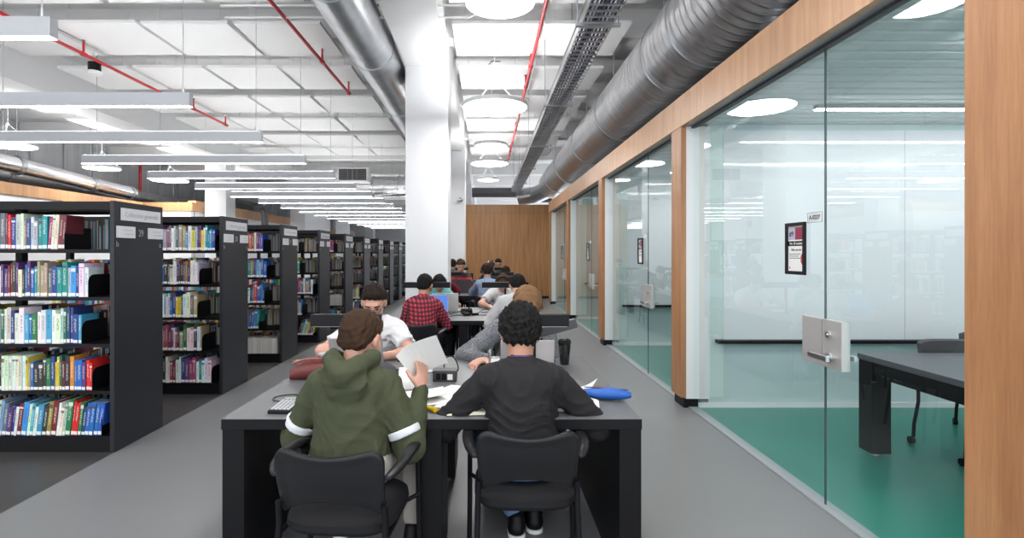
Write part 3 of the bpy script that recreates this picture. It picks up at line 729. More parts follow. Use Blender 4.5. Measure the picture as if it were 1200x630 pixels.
# ------------------------------------------------------------------ arm chairs
def make_chair():
    """origin on the floor under the seat; the back is at -y, the sitter faces +y"""
    t = thing('arm_chair', '', 'chair', (0, 0, 0), 0, 'black stacking arm chairs')
    nu, nv = 21, 13; F_, Bk = [], []
    for side in (0, 1):
        rs = []
        for j in range(nv):
            v = j/(nv-1); row = []
            for i in range(nu):
                u = -1+2*i/(nu-1)
                wv = .202+.014*v; 
                if v > .86: wv *= 1-.055*((v-.86)/.14)**2
                zt = .756+.034*abs(u)**1.7-(.035*max(0, abs(u)-.86)/.14 if abs(u) > .86 else 0); zb = .500+.068*(1-u*u)
                z = zb+(zt-zb)*v; x = u*wv*(1 if abs(u) < .9 or v < .9 else 1)
                y = -.215-.055*v+.055*(u*u)*(1-.2*v)-.012*math.sin(PI*v)
                rim = .006 if (abs(u) > .82 or v > .90 or v < .08) else 0
                row.append((x, y-(.009+rim if side == 0 else -.009-rim*.6), z))
            rs.append(row)
        (F_ if side == 0 else Bk).extend(rs)
    vs = [p for r in F_ for p in r]+[p for r in Bk for p in r]; N = nu*nv; fs = []
    for j in range(nv-1):
        for i in range(nu-1):
            a = j*nu+i; fs.append((a, a+1, a+nu+1, a+nu)); fs.append((N+a, N+a+nu, N+a+nu+1, N+a+1))
    for i in range(nu-1): fs.append((i, N+i, N+i+1, i+1)); a = (nv-1)*nu+i; fs.append((a, a+1, N+a+1, N+a))
    for j in range(nv-1): a = j*nu; fs.append((a, a+nu, N+a+nu, N+a)); a = j*nu+nu-1; fs.append((a, N+a, N+a+nu, a+nu))
    o = MB().add(vs, fs).build('backrest', PLAST, t, smooth=True); md = o.modifiers.new('s', 'SUBSURF'); md.levels = 1; md.render_levels = 1
    # seat cushion
    rs = []
    for z, k in ((.418, .80), (.425, .93), (.445, 1.0), (.468, .985), (.484, .90), (.488, .6)):
        row = []
        for j in range(36):
            a = 2*PI*j/36; ca, sa = math.cos(a), math.sin(a); e = .55
            row.append((.225*k*math.copysign(abs(ca)**e, ca), .02+.225*k*math.copysign(abs(sa)**e, sa), z))
        rs.append(row)
    MB().rings(rs).build('seat', FABRIC, t, smooth=True)
    for s in (-1, 1):
        MB().tube([(s*.255, .20, 0), (s*.252, .195, .3), (s*.25, .18, .60), (s*.247, .13, .645), (s*.245, .05, .655)], .0125, 12).build('leg', BLACKM, t, smooth=True)
        MB().tube([(s*.215, -.27, 0), (s*.210, -.22, .3), (s*.207, -.195, .47), (s*.205, -.205, .56)], .0125, 12).build('leg', BLACKM, t, smooth=True)
        pts = [(s*.212, -.225, .66), (s*.245, -.17, .685), (s*.256, -.05, .69), (s*.252, .08, .685), (s*.252, .17, .665), (s*.25, .20, .640)]
        hw = [.018, .026, .030, .030, .026, .012]
        rs = []
        for (x, y, z), h_ in zip(pts, hw):
            rs.append([(x-h_, y, z-.010), (x-h_*.8, y, z+.008), (x, y, z+.014), (x+h_*.8, y, z+.008), (x+h_, y, z-.010), (x, y, z-.016)])
        o = MB().rings(rs).build('armrest', PLAST, t, smooth=True); md = o.modifiers.new('s', 'SUBSURF'); md.levels = 1; md.render_levels = 1
        mb = MB(); mb.tube([(s*.252, .18, .43), (s*.21, .14, .42)], .010, 8); mb.tube([(s*.21, -.205, .43), (s*.205, .14, .42)], .010, 8); mb.build('side_rail', BLACKM, t, smooth=True)
    return t
chair0 = None
def chair(x, y, rz, label):
    global chair0
    if chair0 is None: o = chair0 = make_chair()
    else: o = copy_tree(chair0)
    o.location = (x, y, 0); o.rotation_euler = (0, 0, rz); o['label'] = label; return o

# ------------------------------------------------------------------ things on the tables
T1 = .7505
def laptop(x, y, z, rz, label, w_=.33, d_=.23, ang=108, m=None, screen=None):
    t = thing('laptop', label, 'laptop', (x, y, z), rz)
    m = m or mat('laptop_silver', (.48, .46, .47), .35, .5)
    box(-w_/2, w_/2, 0, d_, 0, .016).build('base', m, t, bevel=.004)
    mb = MB()
    for r in range(5):
        for c_ in range(13): mb.box(-w_/2+.02+c_*(w_-.04)/13, -w_/2+.02+(c_+.85)*(w_-.04)/13, .09+r*.022, .108+r*.022, .016, .018)
    mb.build('keyboard', BLACKL, t); box(-.05, .05, .02, .08, .016, .0165).build('touchpad', DARK, t)
    lid = MB(); lid.box(-w_/2, w_/2, 0, .008, 0, d_); lo = lid.build('lid', m, t, bevel=.003, loc=(0, d_, .014), rot=(-R(ang-90), 0, 0))
    box(-w_/2+.008, w_/2-.008, -.002, 0, .01, d_-.008).build('screen', screen or BLACKL, lo)
    return t
def sheet(x, y, z, rz, w_, d_, label, m=PAPER, th=.002, curl=0, group=None, cat='paper', name='paper_sheet'):
    mb = MB(); n = 8; rs = []
    for i in range(n+1):
        u = i/n; zz = curl*(u-.3)**2 if u > .3 else 0
        rs.append([(-w_/2+w_*u, -d_/2, zz), (-w_/2+w_*u, d_/2, zz+curl*.2*u), (-w_/2+w_*u, d_/2, zz+th+curl*.2*u), (-w_/2+w_*u, -d_/2, zz+th)])
    o = mb.rings(rs).build(name, m, None, loc=(x, y, z), rot=(0, 0, rz)); tag(o, label, cat, group); return o
def cable(pts, label, r=.003, group=None):
    P = [Vector(p) for p in pts]; out = []
    for i in range(len(P)-1):
        p0, p1, p2, p3 = P[max(i-1, 0)], P[i], P[i+1], P[min(i+2, len(P)-1)]
        for k in range(6):
            u = k/6; out.append(.5*((2*p1)+(p2-p0)*u+(2*p0-5*p1+4*p2-p3)*u*u+(3*p1-p0-3*p2+p3)*u**3))
    out.append(P[-1]); o = MB().tube([tuple(q) for q in out], r, 8).build('power_cable', BLACKM, smooth=True); return tag(o, label, 'cable', group)
# nearest table
laptop(-.79, 3.50, T1, PI, 'grey laptop open in front of the man in the white t-shirt', ang=104)
laptop(.25, 3.43, T1, PI, 'silver laptop open in front of the man in the heathered grey sweater', w_=.32, ang=104)
def mug():
    t = thing('travel_mug', 'tall glossy black travel mug at the right of the nearest table', 'travel mug', (.535, 3.58, T1))
    MB().lathe([(0, 0), (.028, 0), (.030, .004), (.040, .115), (.041, .145), (0, .145)], n=36).build('body', mat('mug_black', (.012, .014, .016), .12, coat=.6), t, smooth=True)
    MB().lathe([(.0285, .0), (.0292, .012)], n=36).build('base_ring', CHROME, t)
    lid = MB().lathe([(0, .140), (.043, .140), (.044, .158), (.040, .166), (.036, .160), (0, .160)], n=36).build('lid', BLACKM, t, smooth=True)
    box(-.012, .012, -.036, -.012, .160, .172).build('spout', BLACKM, lid, bevel=.003); box(.010, .03, -.01, .02, .160, .174).build('tab', BLACKM, lid, bevel=.003)
mug()
# blue pencil case
pc = thing('pencil_case', 'bright blue fabric pencil case near the right edge of the nearest table', 'pencil case', (.62, 2.72, T1), R(-14))
BLUE = mat('case_blue', (.012, .10, .42), .55, bump=(60, .4)); rs = []
for i in range(13):
    u = i/12; x = -.125+.25*u; e = max(.12, min(1, math.sin(PI*min(1, max(0, u*.94+.03)))**.35))
    rs.append([(x, .042*e*math.cos(2*PI*j/20), .031+.029*e*math.sin(2*PI*j/20)*(1.0 if math.sin(2*PI*j/20) < 0 else 1-.12*math.sin(7*u))) for j in range(20)])
MB().rings(rs).build('body', BLUE, pc, smooth=True); MB().tube([(-.11, 0, .058), (0, .0, .0585), (.11, 0, .056)], .003, 6).build('zipper', mat('zip_navy', (.01, .03, .12), .5), pc)
# open books and papers
def open_book(x, y, rz, label, w_=.17, d_=.24):
    t = thing('open_book', label, 'book', (x, y, T1), rz)
    box(-w_, w_, -d_/2, d_/2, 0, .003).build('cover', mat('cover_black', (.05, .05, .06), .5), t)
    for s in (-1, 1):
        rs = [[(s*w_*.98*u, -d_/2+.004, .003), (s*w_*.98*u, d_/2-.004, .003), (s*w_*.98*u, d_/2-.004, .006+.014*math.sin(PI*min(1, .15+u*.85))**.7), (s*w_*.98*u, -d_/2+.004, .006+.014*math.sin(PI*min(1, .15+u*.85))**.7)] for u in [k/8 for k in range(9)]]
        MB().rings(rs).build('page', CREAM if s < 0 else PAPER, t)
    mb = MB()
    for k in range(7): mb.box(-w_*.8, -w_*.25, d_/2-.04-k*.024, d_/2-.036-k*.024, .0215, .022); mb.box(w_*.25, w_*.8, d_/2-.04-k*.024, d_/2-.036-k*.024, .0215, .022)
    mb.build('text_line', mat('print_grey', (.3, .3, .3), .8), t)
open_book(-.02, 2.565, R(4), 'open book with cream pages under the left arm of the black sweater student')
open_book(.43, 2.60, R(-10), 'open ring notebook under the right arm of the black sweater student', .13, .22)
sheet(.50, 2.86, T1, R(-25), .18, .13, 'crumpled white sheet behind the blue pencil case', curl=.10)
sheet(.36, 2.90, T1, R(20), .21, .29, 'white sheet beyond the right arm of the black sweater student')
tb = box(-.075, .075, -.05, .05, 0, .012).build('tablet', mat('brown_cover', (.22, .10, .05), .5), None, bevel=.003, loc=(.64, 2.90, T1), rot=(0, 0, R(-30))); tag(tb, 'small brown covered tablet behind the blue pencil case', 'tablet')
PG = 'loose papers between the two near students'
sheet(-.30, 2.76, T1, R(15), .21, .29, 'topmost white sheet of the loose papers at the table middle', curl=.02, group=PG)
sheet(-.17, 2.83, T1+.003, R(-28), .21, .29, 'white sheet of the loose papers reaching toward the power box', curl=.03, group=PG)
sheet(-.36, 2.70, T1+.004, R(-60), .20, .28, 'white sheet of the loose papers nearest the hoodie sleeve', group=PG, curl=.05)
sheet(-.12, 2.70, T1+.001, R(-12), .21, .297, 'white sheet of the loose papers beside the black sleeve', group=PG)
hp = thing('highlighter', 'thick yellow highlighter at the front edge of the nearest table', 'highlighter', (-.275, 2.54, T1+.012), R(-48))
MB().tube([(-.05, 0, 0), (.045, 0, 0)], .011, 16).build('barrel', mat('yellow_plastic', (.85, .62, .01), .35), hp, smooth=True)
MB().tube([(.045, 0, 0), (.06, 0, 0)], .0125, 16).build('cap', mat('yellow_cap', (.80, .50, .01), .35), hp, smooth=True)
bx = thing('tissue_box', 'small white paper box with its flap open beside the laptop', 'box', (-.42, 2.98, T1), R(20))
box(-.06, .06, -.05, .05, 0, .045).build('tray', PAPER, bx); MB().add([(-.06, .05, .045), (.06, .05, .045), (.075, .085, .095), (-.05, .085, .095), (-.06, .052, .045), (.06, .052, .045), (.075, .087, .095), (-.05, .087, .095)], [(0, 1, 2, 3), (4, 7, 6, 5), (0, 4, 5, 1), (1, 5, 6, 2), (2, 6, 7, 3), (3, 7, 4, 0)]).build('flap', PAPER, bx)
glo = thing('drinking_glass', 'small clear plastic cup beside the white paper box', 'cup', (-.335, 3.02, T1)); MB().lathe([(.025, 0), (.032, .08), (.030, .08), (.0235, .003), (0, .003), (0, 0)], n=24).build('wall', GLASS, glo, smooth=True); MB().lathe([(.0300, .078), (.0325, .078), (.0325, .082), (.0300, .082)], n=24).build('rim', mat('cup_rim', (.6, .6, .6), .3), glo)
# flat cap
cp = thing('baseball_cap', 'dark grey cap with an orange leather patch on the nearest table', 'cap', (-.60, 3.08, T1), R(15))
rs = [[(.095*math.cos(a)*q, .11*math.sin(a)*q, zz) for a in [2*PI*j/28 for j in range(28)]] for q, zz in ((1, .0), (1.0, .03), (.95, .06), (.8, .085), (.5, .105), (.08, .113))]
MB().rings(rs).build('crown', mat('cap_grey', (.045, .045, .052), .85), cp, smooth=True)
rs = [[(.0+.085*math.cos(a)*1.0, -.08-.075*math.sin(a), z+.006*math.sin(a)) for a in [PI*j/14 for j in range(15)]] for z in (.0, .004)]
MB().rings(rs).build('brim', MATS['cap_grey'], cp, smooth=True)
box(.03, .065, -.109, -.090, .022, .05).build('patch', mat('patch_orange', (.62, .25, .08), .6), cp)
# phones, notebook, jar, calculator
ph = thing('smartphone', 'black smartphone lying by the forearm of the man in the white t-shirt', 'phone', (-.565, 3.74, T1), R(-5))
box(-.04, .04, -.075, .075, 0, .009).build('body', BLACKL, ph, bevel=.003); box(-.036, .036, -.070, .070, .009, .0094).build('screen', mat('screen_black', (.01, .01, .012), .08), ph)
ph2 = thing('wallet', 'small tan card wallet lying beside the black smartphone', 'wallet', (-.50, 3.70, T1), R(12)); box(-.03, .03, -.045, .045, 0, .012).build('body', mat('wallet_tan', (.35, .25, .16), .5), ph2, bevel=.003); box(-.028, .028, -.01, .03, .012, .0125).build('card', PAPER, ph2)
nbk = thing('notebook', 'orange covered notebook between the handbag and the laptop', 'notebook', (-1.03, 3.47, T1), R(6)); box(-.13, .13, -.09, .09, 0, .014).build('cover', mat('notebook_orange', (.55, .27, .09), .6), nbk, bevel=.003); box(-.126, .128, -.088, .088, .003, .0115).build('page_block', PAPER, nbk)
jr = thing('food_jar', 'round snack tub with red print beside the laptop', 'tub', (-1.11, 3.66, T1)); MB().lathe([(0, 0), (.040, 0), (.046, .05), (0, .05)], n=28).build('tub', mat('tub_pink', (.72, .50, .42), .4), jr, smooth=True)
MB().lathe([(.0435, .027), (.0465, .031), (.0475, .046), (.0450, .049)], n=28).build('label', mat('jar_red', (.45, .02, .03), .4), jr); MB().lathe([(0, .05), (.049, .05), (.049, .062), (0, .064)], n=28).build('lid', mat('lid_grey', (.35, .36, .38), .3), jr, smooth=True)
cl = thing('calculator', 'black calculator with pale keys at the left edge of the nearest table', 'calculator', (-.96, 2.56, T1), R(-4))
MB().prism([(-.09, 0), (.09, 0), (.09, .030), (-.09, .016)], -.055, .055, 'yz').build('body', BLACKL, cl, bevel=.003)
mb = MB()
for r_ in range(6):
    for c_ in range(5): y = -.075+r_*.022; z = .016+(y+.09)/.18*.014; mb.box(-.046+c_*.0195, -.033+c_*.0195, y, y+.015, z, z+.005)
mb.build('keys', mat('key_pale', (.6, .6, .62), .5), cl); MB().prism([(.058, .0285), (.085, .0305), (.085, .033), (.058, .031)], -.045, .045, 'yz').build('display', mat('lcd', (.30, .34, .28), .3), cl)
# maroon handbag
hb = thing('handbag', 'maroon leather handbag lying at the left edge of the nearest table', 'bag', (-1.02, 3.19, T1), R(8))
rs = []
for i in range(15):
    u = i/14; x = -.15+.30*u; e = max(.25, math.sin(PI*min(.97, max(.03, u)))**.3); h = .115*e*(1-.25*(u-.5)**2)
    rs.append([(x, .065*e*math.copysign(abs(math.cos(a))**.7, math.cos(a)), .0575*1.0+(h*.5)*math.copysign(abs(math.sin(a))**.8, math.sin(a))*(1 if math.sin(a) > 0 else 1.0)-.0575+h*.5) for a in [2*PI*j/22 for j in range(22)]])
MB().rings(rs).build('body', mat('maroon_leather', (.14, .025, .022), .38, bump=(30, .3)), hb, smooth=True)
MB().tube([(-.13, -.03, .10), (-.05, -.06, .128), (.05, -.06, .128), (.13, -.03, .10)], .007, 8).build('strap', mat('strap_pale', (.30, .10, .09), .4), hb, smooth=True)
MB().tube([(-.12, -.02, .095), (-.105, -.02, .115)], .007, 8).build('buckle', mat('brass', (.7, .5, .2), .3, 1), hb); 
MB().tube([(-.14, 0, .108), (0, -.01, .122), (.14, 0, .108)], .003, 6).build('zipper', mat('brass', (.7, .5, .2), .3, 1), hb)
cable([(-.87, 2.70, T1+.004), (-1.0, 2.80, T1+.004), (-1.09, 2.76, T1+.004), (-1.07, 2.68, T1+.004), (-.96, 2.68, T1+.004), (-.85, 2.63, T1+.004)], 'black cable looped beside the calculator', .0025)
cable([(-.25, 3.19, T1+.05), (-.25, 3.28, T1+.10), (-.20, 3.32, T1+.10), (-.17, 3.27, T1+.03), (-.25, 3.30, T1+.006), (-.42, 3.36, T1+.006), (-.60, 3.40, T1+.006)], 'black cable looping over the power box of the nearest table', .004)
cable([(-.33, 3.34, T1+.006), (-.45, 3.22, T1+.006), (-.55, 3.3, T1+.006), (-.66, 3.36, T1+.006)], 'black cable running from the power box to the grey laptop', .003)
# tilted task lamp head beside the mug
tl = thing('desk_lamp', 'dark grey tilted lamp head on a short arm beside the black travel mug', 'lamp', (.50, 3.40, T1))
hd = box(-.25, .03, -.03, .03, -.035, .022).build('lamp_head', mat('lamp_head_grey', (.06, .065, .07), .4), tl, bevel=.004, loc=(.04, -.08, .315), rot=(0, -R(17), R(-12)))
box(-.24, .025, -.026, .026, -.038, -.034).build('diffuser', mat('lamp_diffuser', (.4, .4, .41), .4), hd)
MB().tube([(-.16, .0, 0), (-.155, -.02, .15), (-.13, -.04, .28)], .007, 8).build('arm', BLACKM, tl, smooth=True); MB().lathe([(0, 0), (.05, 0), (.05, .012), (0, .014)], cx=-.16, n=24).build('base', BLACKM, tl, smooth=True)
# second table
SCR = emitter('laptop_screen', (.10, .28, .9), .45); SCR.node_tree.nodes['Principled BSDF'].inputs['Base Color'].default_value = (.02, .05, .15, 1)
laptop(-.66, 6.32, T1, R(-12), 'grey laptop with a blue screen in front of the plaid shirt student', w_=.30, ang=100, screen=SCR)
laptop(-.52, 7.06, T1, PI, 'light grey laptop seen from behind in front of the woman at the second table', w_=.34, ang=98, m=mat('laptop_light', (.62, .62, .62), .4, .2))
for k, (x, y) in enumerate(((-.25, 6.52), (-.13, 6.45), (-.22, 6.40))):
    pb = thing('power_adapter', f'black power adapter on the second table, {ORD[k]} of three', 'power adapter', (x, y, T1), R(20*k)); box(-.04, .04, -.025, .025, 0, .028).build('brick', BLACKM, pb, bevel=.005); box(-.012, .012, .02, .04, .008, .02).build('plug', BLACKL, pb)
mp = thing('desk_microphone', 'black upright gadget standing on the power adapters of the second table', 'gadget', (-.21, 6.62, T1)); MB().lathe([(0, 0), (.05, 0), (.045, .05), (0, .055)], n=20).build('base', BLACKM, mp, smooth=True); MB().tube([(0, 0, .05), (.01, 0, .15), (0, .0, .19)], .007, 8).build('stem', BLACKM, mp, smooth=True); MB().tube([(.0, 0, .15), (-.03, 0, .15)], .006, 8).build('arm', BLACKM, mp)
for k, pts in enumerate(([(-.42, 6.3, .755), (-.35, 6.42, .755), (-.25, 6.36, .755), (-.18, 6.44, .755)], [(-.1, 6.6, .76), (0, 6.75, .79), (.1, 6.62, .757), (.03, 6.42, .757), (-.1, 6.4, .757)], [(-.05, 6.7, .757), (.12, 6.8, .757), (.2, 6.65, .80), (.24, 6.5, .757)], [(-.45, 6.5, .755), (-.3, 6.6, .78), (-.22, 6.55, .757)])):
    cable(pts, f'black cable tangled on the second table, {ORD[k]} from the left' if k < 3 else 'black cable running from the blue screen laptop to the adapters', .005)
sheet(.16, 6.95, T1, R(20), .21, .29, 'white sheet in front of the headband student at the second table')
# third and fourth tables
laptop(-.46, 10.35, T1, PI, 'dark grey laptop seen from behind on the third table', w_=.36, d_=.25, ang=96, m=mat('laptop_dark', (.085, .08, .085), .35, .4))
sheet(-.12, 10.05, T1, R(10), .21, .29, 'white papers beside the dark laptop on the third table', th=.01)
cm2 = thing('keyboard', 'black keyboard beside the papers on the third table', 'keyboard', (-.15, 9.85, T1)); box(-.10, .10, -.06, .06, 0, .015).build('body', BLACKM, cm2, bevel=.003); box(-.09, .09, -.05, .05, .015, .018).build('keys', BLACKL, cm2)
laptop(.30, 10.2, T1, PI, 'black laptop lid under the right light bar of the third table', w_=.36, d_=.25, ang=96, m=BLACKM)
laptop(-.50, 13.9, T1, PI, 'black laptop on the farthest table at its left', w_=.36, ang=96, m=BLACKM)
for k, (x, y) in enumerate(((-.15, 13.5), (-.02, 13.62), (.08, 13.5))):
    c_ = thing('cup', f'small cup on the farthest table, {ORD[k]} from the left', 'cup', (x, y, T1)); MB().lathe([(0, 0), (.03, 0), (.04, .09), (0, .09)], n=18).build('body', [PAPER, mat('cup_tan', (.4, .3, .2), .6), PAPER][k], c_, smooth=True); MB().lathe([(0, .09), (.042, .09), (.042, .10), (0, .10)], n=18).build('lid', DARK, c_)
# room table and castor chairs
rt = thing('meeting_table', 'black meeting table inside the nearest glazed room', 'table', (0, 0, 0))
mb = MB(); mb.box(2.83, 5.2, 2.35, 4.03, .705, .745); mb.build('tabletop', mat('meeting_top', (.085, .088, .10), .38), rt, bevel=.002)
for x in (2.835, 5.06):
    for y in (2.37, 3.88): 
        l = box(x, x+.14, y, y+.14, .03, .705).build('leg', BLACKL, rt, bevel=.002); MB().lathe([(0, 0), (.03, 0), (.03, .012), (.01, .016), (.01, .03), (0, .03)], cx=x+.07, cy=y+.07, n=16).build('leveller', ALU, l)
for (a, b, c_, d_) in ((2.84, 2.87, 2.51, 3.88), (2.97, 5.06, 3.97, 4.02), (2.97, 5.06, 2.38, 2.42)): box(a, b, c_, d_, .60, .705).build('apron', BLACKL, rt)
rt2 = None
def castor_chair(x, y, rz, label, src=[]):
    if src: o = copy_tree(src[0]); o.location = (x, y, 0); o.rotation_euler = (0, 0, rz); o['label'] = label; return o
    t = thing('castor_chair', label, 'chair', (x, y, 0), rz, 'black castor chairs in the glazed rooms'); src.append(t)
    rs = [[(.225*k*math.copysign(abs(math.cos(a))**.55, math.cos(a)), .02+.22*k*math.copysign(abs(math.sin(a))**.55, math.sin(a)), z) for a in [2*PI*j/32 for j in range(32)]] for z, k in ((.415, .85), (.43, .97), (.455, 1), (.475, .9), (.48, .5))]
    MB().rings(rs).build('seat', FABRIC, t, smooth=True)
    rs = []
    for i in range(13):
        u = -1+i/6; y0 = -.23+.05*u*u; rs.append([(u*.235, y0-.014, .60), (u*.235, y0+.014, .60), (u*.235, y0-.008, .815-.02*abs(u)**6), (u*.235, y0-.045, .825-.02*abs(u)**6)])
    o = MB().rings(rs).build('backrest', mat('mesh_grey', (.055, .055, .06), .6), t, smooth=True)
    for s in (-1, 1):
        for yy, top in ((.20, .64), (-.22, .62)):
            lg = MB().tube([(s*.25, yy*1.08, .06), (s*.245, yy*1.08, .16), (s*.225, yy, .34), (s*.225, yy, .44), (s*.22, yy*1.02, top)], .0125, 10).build('leg', BLACKM, t, smooth=True)
            MB().tube([(s*.25-.014, yy*1.08-.02, .028), (s*.25+.014, yy*1.08-.02, .028)], .028, 18).build('castor', BLACKL, lg, smooth=True)
        box(s*.225-.022, s*.225+.022, -.22, .18, .635, .66).build('armrest', PLAST, t, bevel=.008)
    return t
castor_chair(3.62, 3.93, PI, 'black castor chair at the far end of the meeting table')
castor_chair(4.22, 4.30, PI-.5, 'black castor chair in the far right corner beside the meeting table')
rt2 = copy_tree(rt); rt2.location = (.15, 3.55, 0); rt2['label'] = 'black meeting table inside the second glazed room'; rt2['group'] = rt['group'] = 'black meeting tables'
castor_chair(3.00, 7.1, -PI/2-.1, 'black castor chair at the near side of the second room table')

# ------------------------------------------------------------------ people: smooth implicit surfaces, meshed with surface nets
f32 = np.float32
def nrm(v): v = np.asarray(v, float); return v/max(1e-9, np.linalg.norm(v))
def smin(a, b, k):
    if k <= 0: return np.minimum(a, b)
    h = np.clip(.5+.5*(b-a)/k, 0, 1); return b*(1-h)+a*h-k*h*(1-h)
def d_cap(P, a, b, ra, rb):
    a = np.asarray(a, f32); b = np.asarray(b, f32); ba = b-a; pa = P-a
    h = np.clip(pa@ba/max(1e-9, float(ba@ba)), 0, 1).astype(f32); q = pa-h[:, None]*ba
    return np.sqrt((q*q).sum(1))-(ra+(rb-ra)*h)
def d_ell(P, c, r, Rm=None):
    q = P-np.asarray(c, f32)
    if Rm is not None: q = q@np.asarray(Rm, f32)
    r = np.asarray(r, f32); k0 = np.sqrt(((q/r)**2).sum(1)); k1 = np.sqrt(((q/(r*r))**2).sum(1))
    return k0*(k0-1)/np.maximum(k1, 1e-6)
def ev(P, prims):
    d = None
    for p in prims:
        t = p[0]
        if t == 'c': e = d_cap(P, *p[1:5]); k = p[5] if len(p) > 5 else .02
        elif t == 'e': e = d_ell(P, p[1], p[2], p[3]); k = p[4] if len(p) > 4 else .02
        elif t == '-e':
            e = d_ell(P, p[1], p[2], p[3]); h = p[4]; a = d; b = -e; hh = np.clip(.5-.5*(b-a)/h, 0, 1); d = b*(1-hh)+a*hh+h*hh*(1-hh)
            continue
        elif t == 'cut': d = np.maximum(d, (P-np.asarray(p[1], f32))@np.asarray(p[2], f32)); continue
        d = e if d is None else smin(d, e, k)
    return d
def bounds(prims, pad):
    lo = np.full(3, 9e9); hi = -lo
    for p in prims:
        if p[0] == 'c':
            r = max(p[3], p[4])
            for q in (p[1], p[2]): lo = np.minimum(lo, np.asarray(q)-r); hi = np.maximum(hi, np.asarray(q)+r)
        elif p[0] == 'e': r = max(p[2]); lo = np.minimum(lo, np.asarray(p[1])-r); hi = np.maximum(hi, np.asarray(p[1])+r)
    return lo-pad, hi+pad
def mesh_sdf(fn, lo, hi, h):
    """sparse sampling in 8-cell blocks round the surface, then surface nets"""
    h *= QUICK; B = 8; nb_ = np.maximum(1, np.ceil((hi-lo)/(h*B)).astype(int)); n = nb_*B
    gi = np.stack(np.meshgrid(*[np.arange(k) for k in nb_], indexing='ij'), -1).reshape(-1, 3)
    cen = (lo+(gi+.5)*h*B).astype(f32); dc = fn(cen); keep = gi[np.abs(dc) < h*B*.90+.035]
    F = np.full(tuple(n), 1.0, f32); sgn = fn(cen).reshape(tuple(nb_))
    F = np.repeat(np.repeat(np.repeat(np.where(sgn < 0, -1., 1.).astype(f32), B, 0), B, 1), B, 2)
    off = np.stack(np.meshgrid(*[np.arange(B)]*3, indexing='ij'), -1).reshape(-1, 3)
    for s in range(0, len(keep), 400):
        kk = keep[s:s+400]; idx = (kk[:, None, :]*B+off[None]).reshape(-1, 3)
        v = fn((lo+idx*h).astype(f32)); F[idx[:, 0], idx[:, 1], idx[:, 2]] = v
    S = F < 0
    c = [S[i:n[0]-1+i, j:n[1]-1+j, k:n[2]-1+k] for i in (0, 1) for j in (0, 1) for k in (0, 1)]
    allc = np.logical_and.reduce(c); anyc = np.logical_or.reduce(c); act = anyc & ~allc
    ids = np.full(act.shape, -1, int); cells = np.argwhere(act); ids[act] = np.arange(len(cells))
    acc = np.zeros((len(cells), 3)); cnt = np.zeros(len(cells))
    for ax in range(3):
        o1, o2 = [a for a in range(3) if a != ax]
        for u in (0, 1):
            for v in (0, 1):
                p0 = cells.copy(); p0[:, o1] += u; p0[:, o2] += v; p1 = p0.copy(); p1[:, ax] += 1
                a = F[tuple(p0.T)]; b = F[tuple(p1.T)]; m_ = (a < 0) != (b < 0); t = np.where(m_, a/np.where(m_, a-b, 1), 0)
                q = p0.astype(float); q[:, ax] += t; acc[m_] += q[m_]; cnt[m_] += 1
    V = lo+acc/cnt[:, None]*h; faces = []
    for ax in range(3):
        o1, o2 = (ax+1) % 3, (ax+2) % 3
        a = S; sl0 = [slice(None)]*3; sl1 = [slice(None)]*3; sl0[ax] = slice(0, -1); sl1[ax] = slice(1, None)
        ch = a[tuple(sl0)] != a[tuple(sl1)]; e = np.argwhere(ch); e = e[(e[:, o1] > 0) & (e[:, o2] > 0) & (e[:, o1] < n[o1]-1) & (e[:, o2] < n[o2]-1) & (e[:, ax] < n[ax]-1)]
        inside = S[tuple(e.T)]
        def idn(d1, d2): q = e.copy(); q[:, o1] += d1; q[:, o2] += d2; return ids[tuple(q.T)]
        Q = np.stack([idn(-1, -1), idn(0, -1), idn(0, 0), idn(-1, 0)], 1); Q[~inside] = Q[~inside][:, ::-1]; Q = Q[(Q >= 0).all(1)]; faces.append(Q)
    return V, np.concatenate(faces)
def sdf_obj(name, prims, m, parent, h, noise=None, pad=.03, extra=None):
    def fn(P):
        d = ev(P, prims)
        if extra is not None: d = extra(P, d)
        if noise is not None: d = d-noise(P)
        return d
    lo, hi = bounds(prims, pad); V, F = mesh_sdf(fn, lo, hi, h)
    me = bpy.data.meshes.new(name); me.vertices.add(len(V)); me.vertices.foreach_set('co', V.ravel().astype(f32))
    me.loops.add(len(F)*4); me.loops.foreach_set('vertex_index', F.ravel().astype(np.int32)); me.polygons.add(len(F))
    me.polygons.foreach_set('loop_start', np.arange(0, len(F)*4, 4, dtype=np.int32)); me.polygons.foreach_set('loop_total', np.full(len(F), 4, np.int32))
    me.polygons.foreach_set('use_smooth', np.ones(len(F), bool)); me.update(calc_edges=True); me.validate(); me.materials.append(m)
    o = bpy.data.objects.new(name, me); C.objects.link(o)
    if parent is not None: o.parent = parent
    return o
def folds(amp, sc_, seed=0, vert=1.0):
    r = random.Random(seed); ws = []
    for k in range(7):
        d = nrm([r.gauss(0, 1), r.gauss(0, 1), r.gauss(0, 1)*vert]); ws.append((d.astype(f32)*sc_*r.uniform(.6, 1.9), r.uniform(0, 6.28), r.uniform(.4, 1)))
    def f(P):
        s = 0; w0 = .025*np.sin(P[:, 0]*23+seed)+.025*np.sin(P[:, 2]*19+seed*2); Pw = P+w0[:, None]
        for d, ph, a in ws: s = s+a*(1-np.abs(np.sin(Pw@d+ph)))**2
        return (amp*(s*.45-.6)).astype(f32)
    return f
SKINS = {'fair': (.60, .33, .25), 'medium': (.50, .26, .17), 'olive': (.42, .22, .14), 'brown': (.27, .12, .07)}
for k, c in SKINS.items(): mat('skin_'+k, c, .5, spec=.4, var=(14, .08))
def cloth(name, col, rough=.85, sc_=220, b=.25): return mat('cloth_'+name, col, rough, spec=.25, bump=(sc_, b))
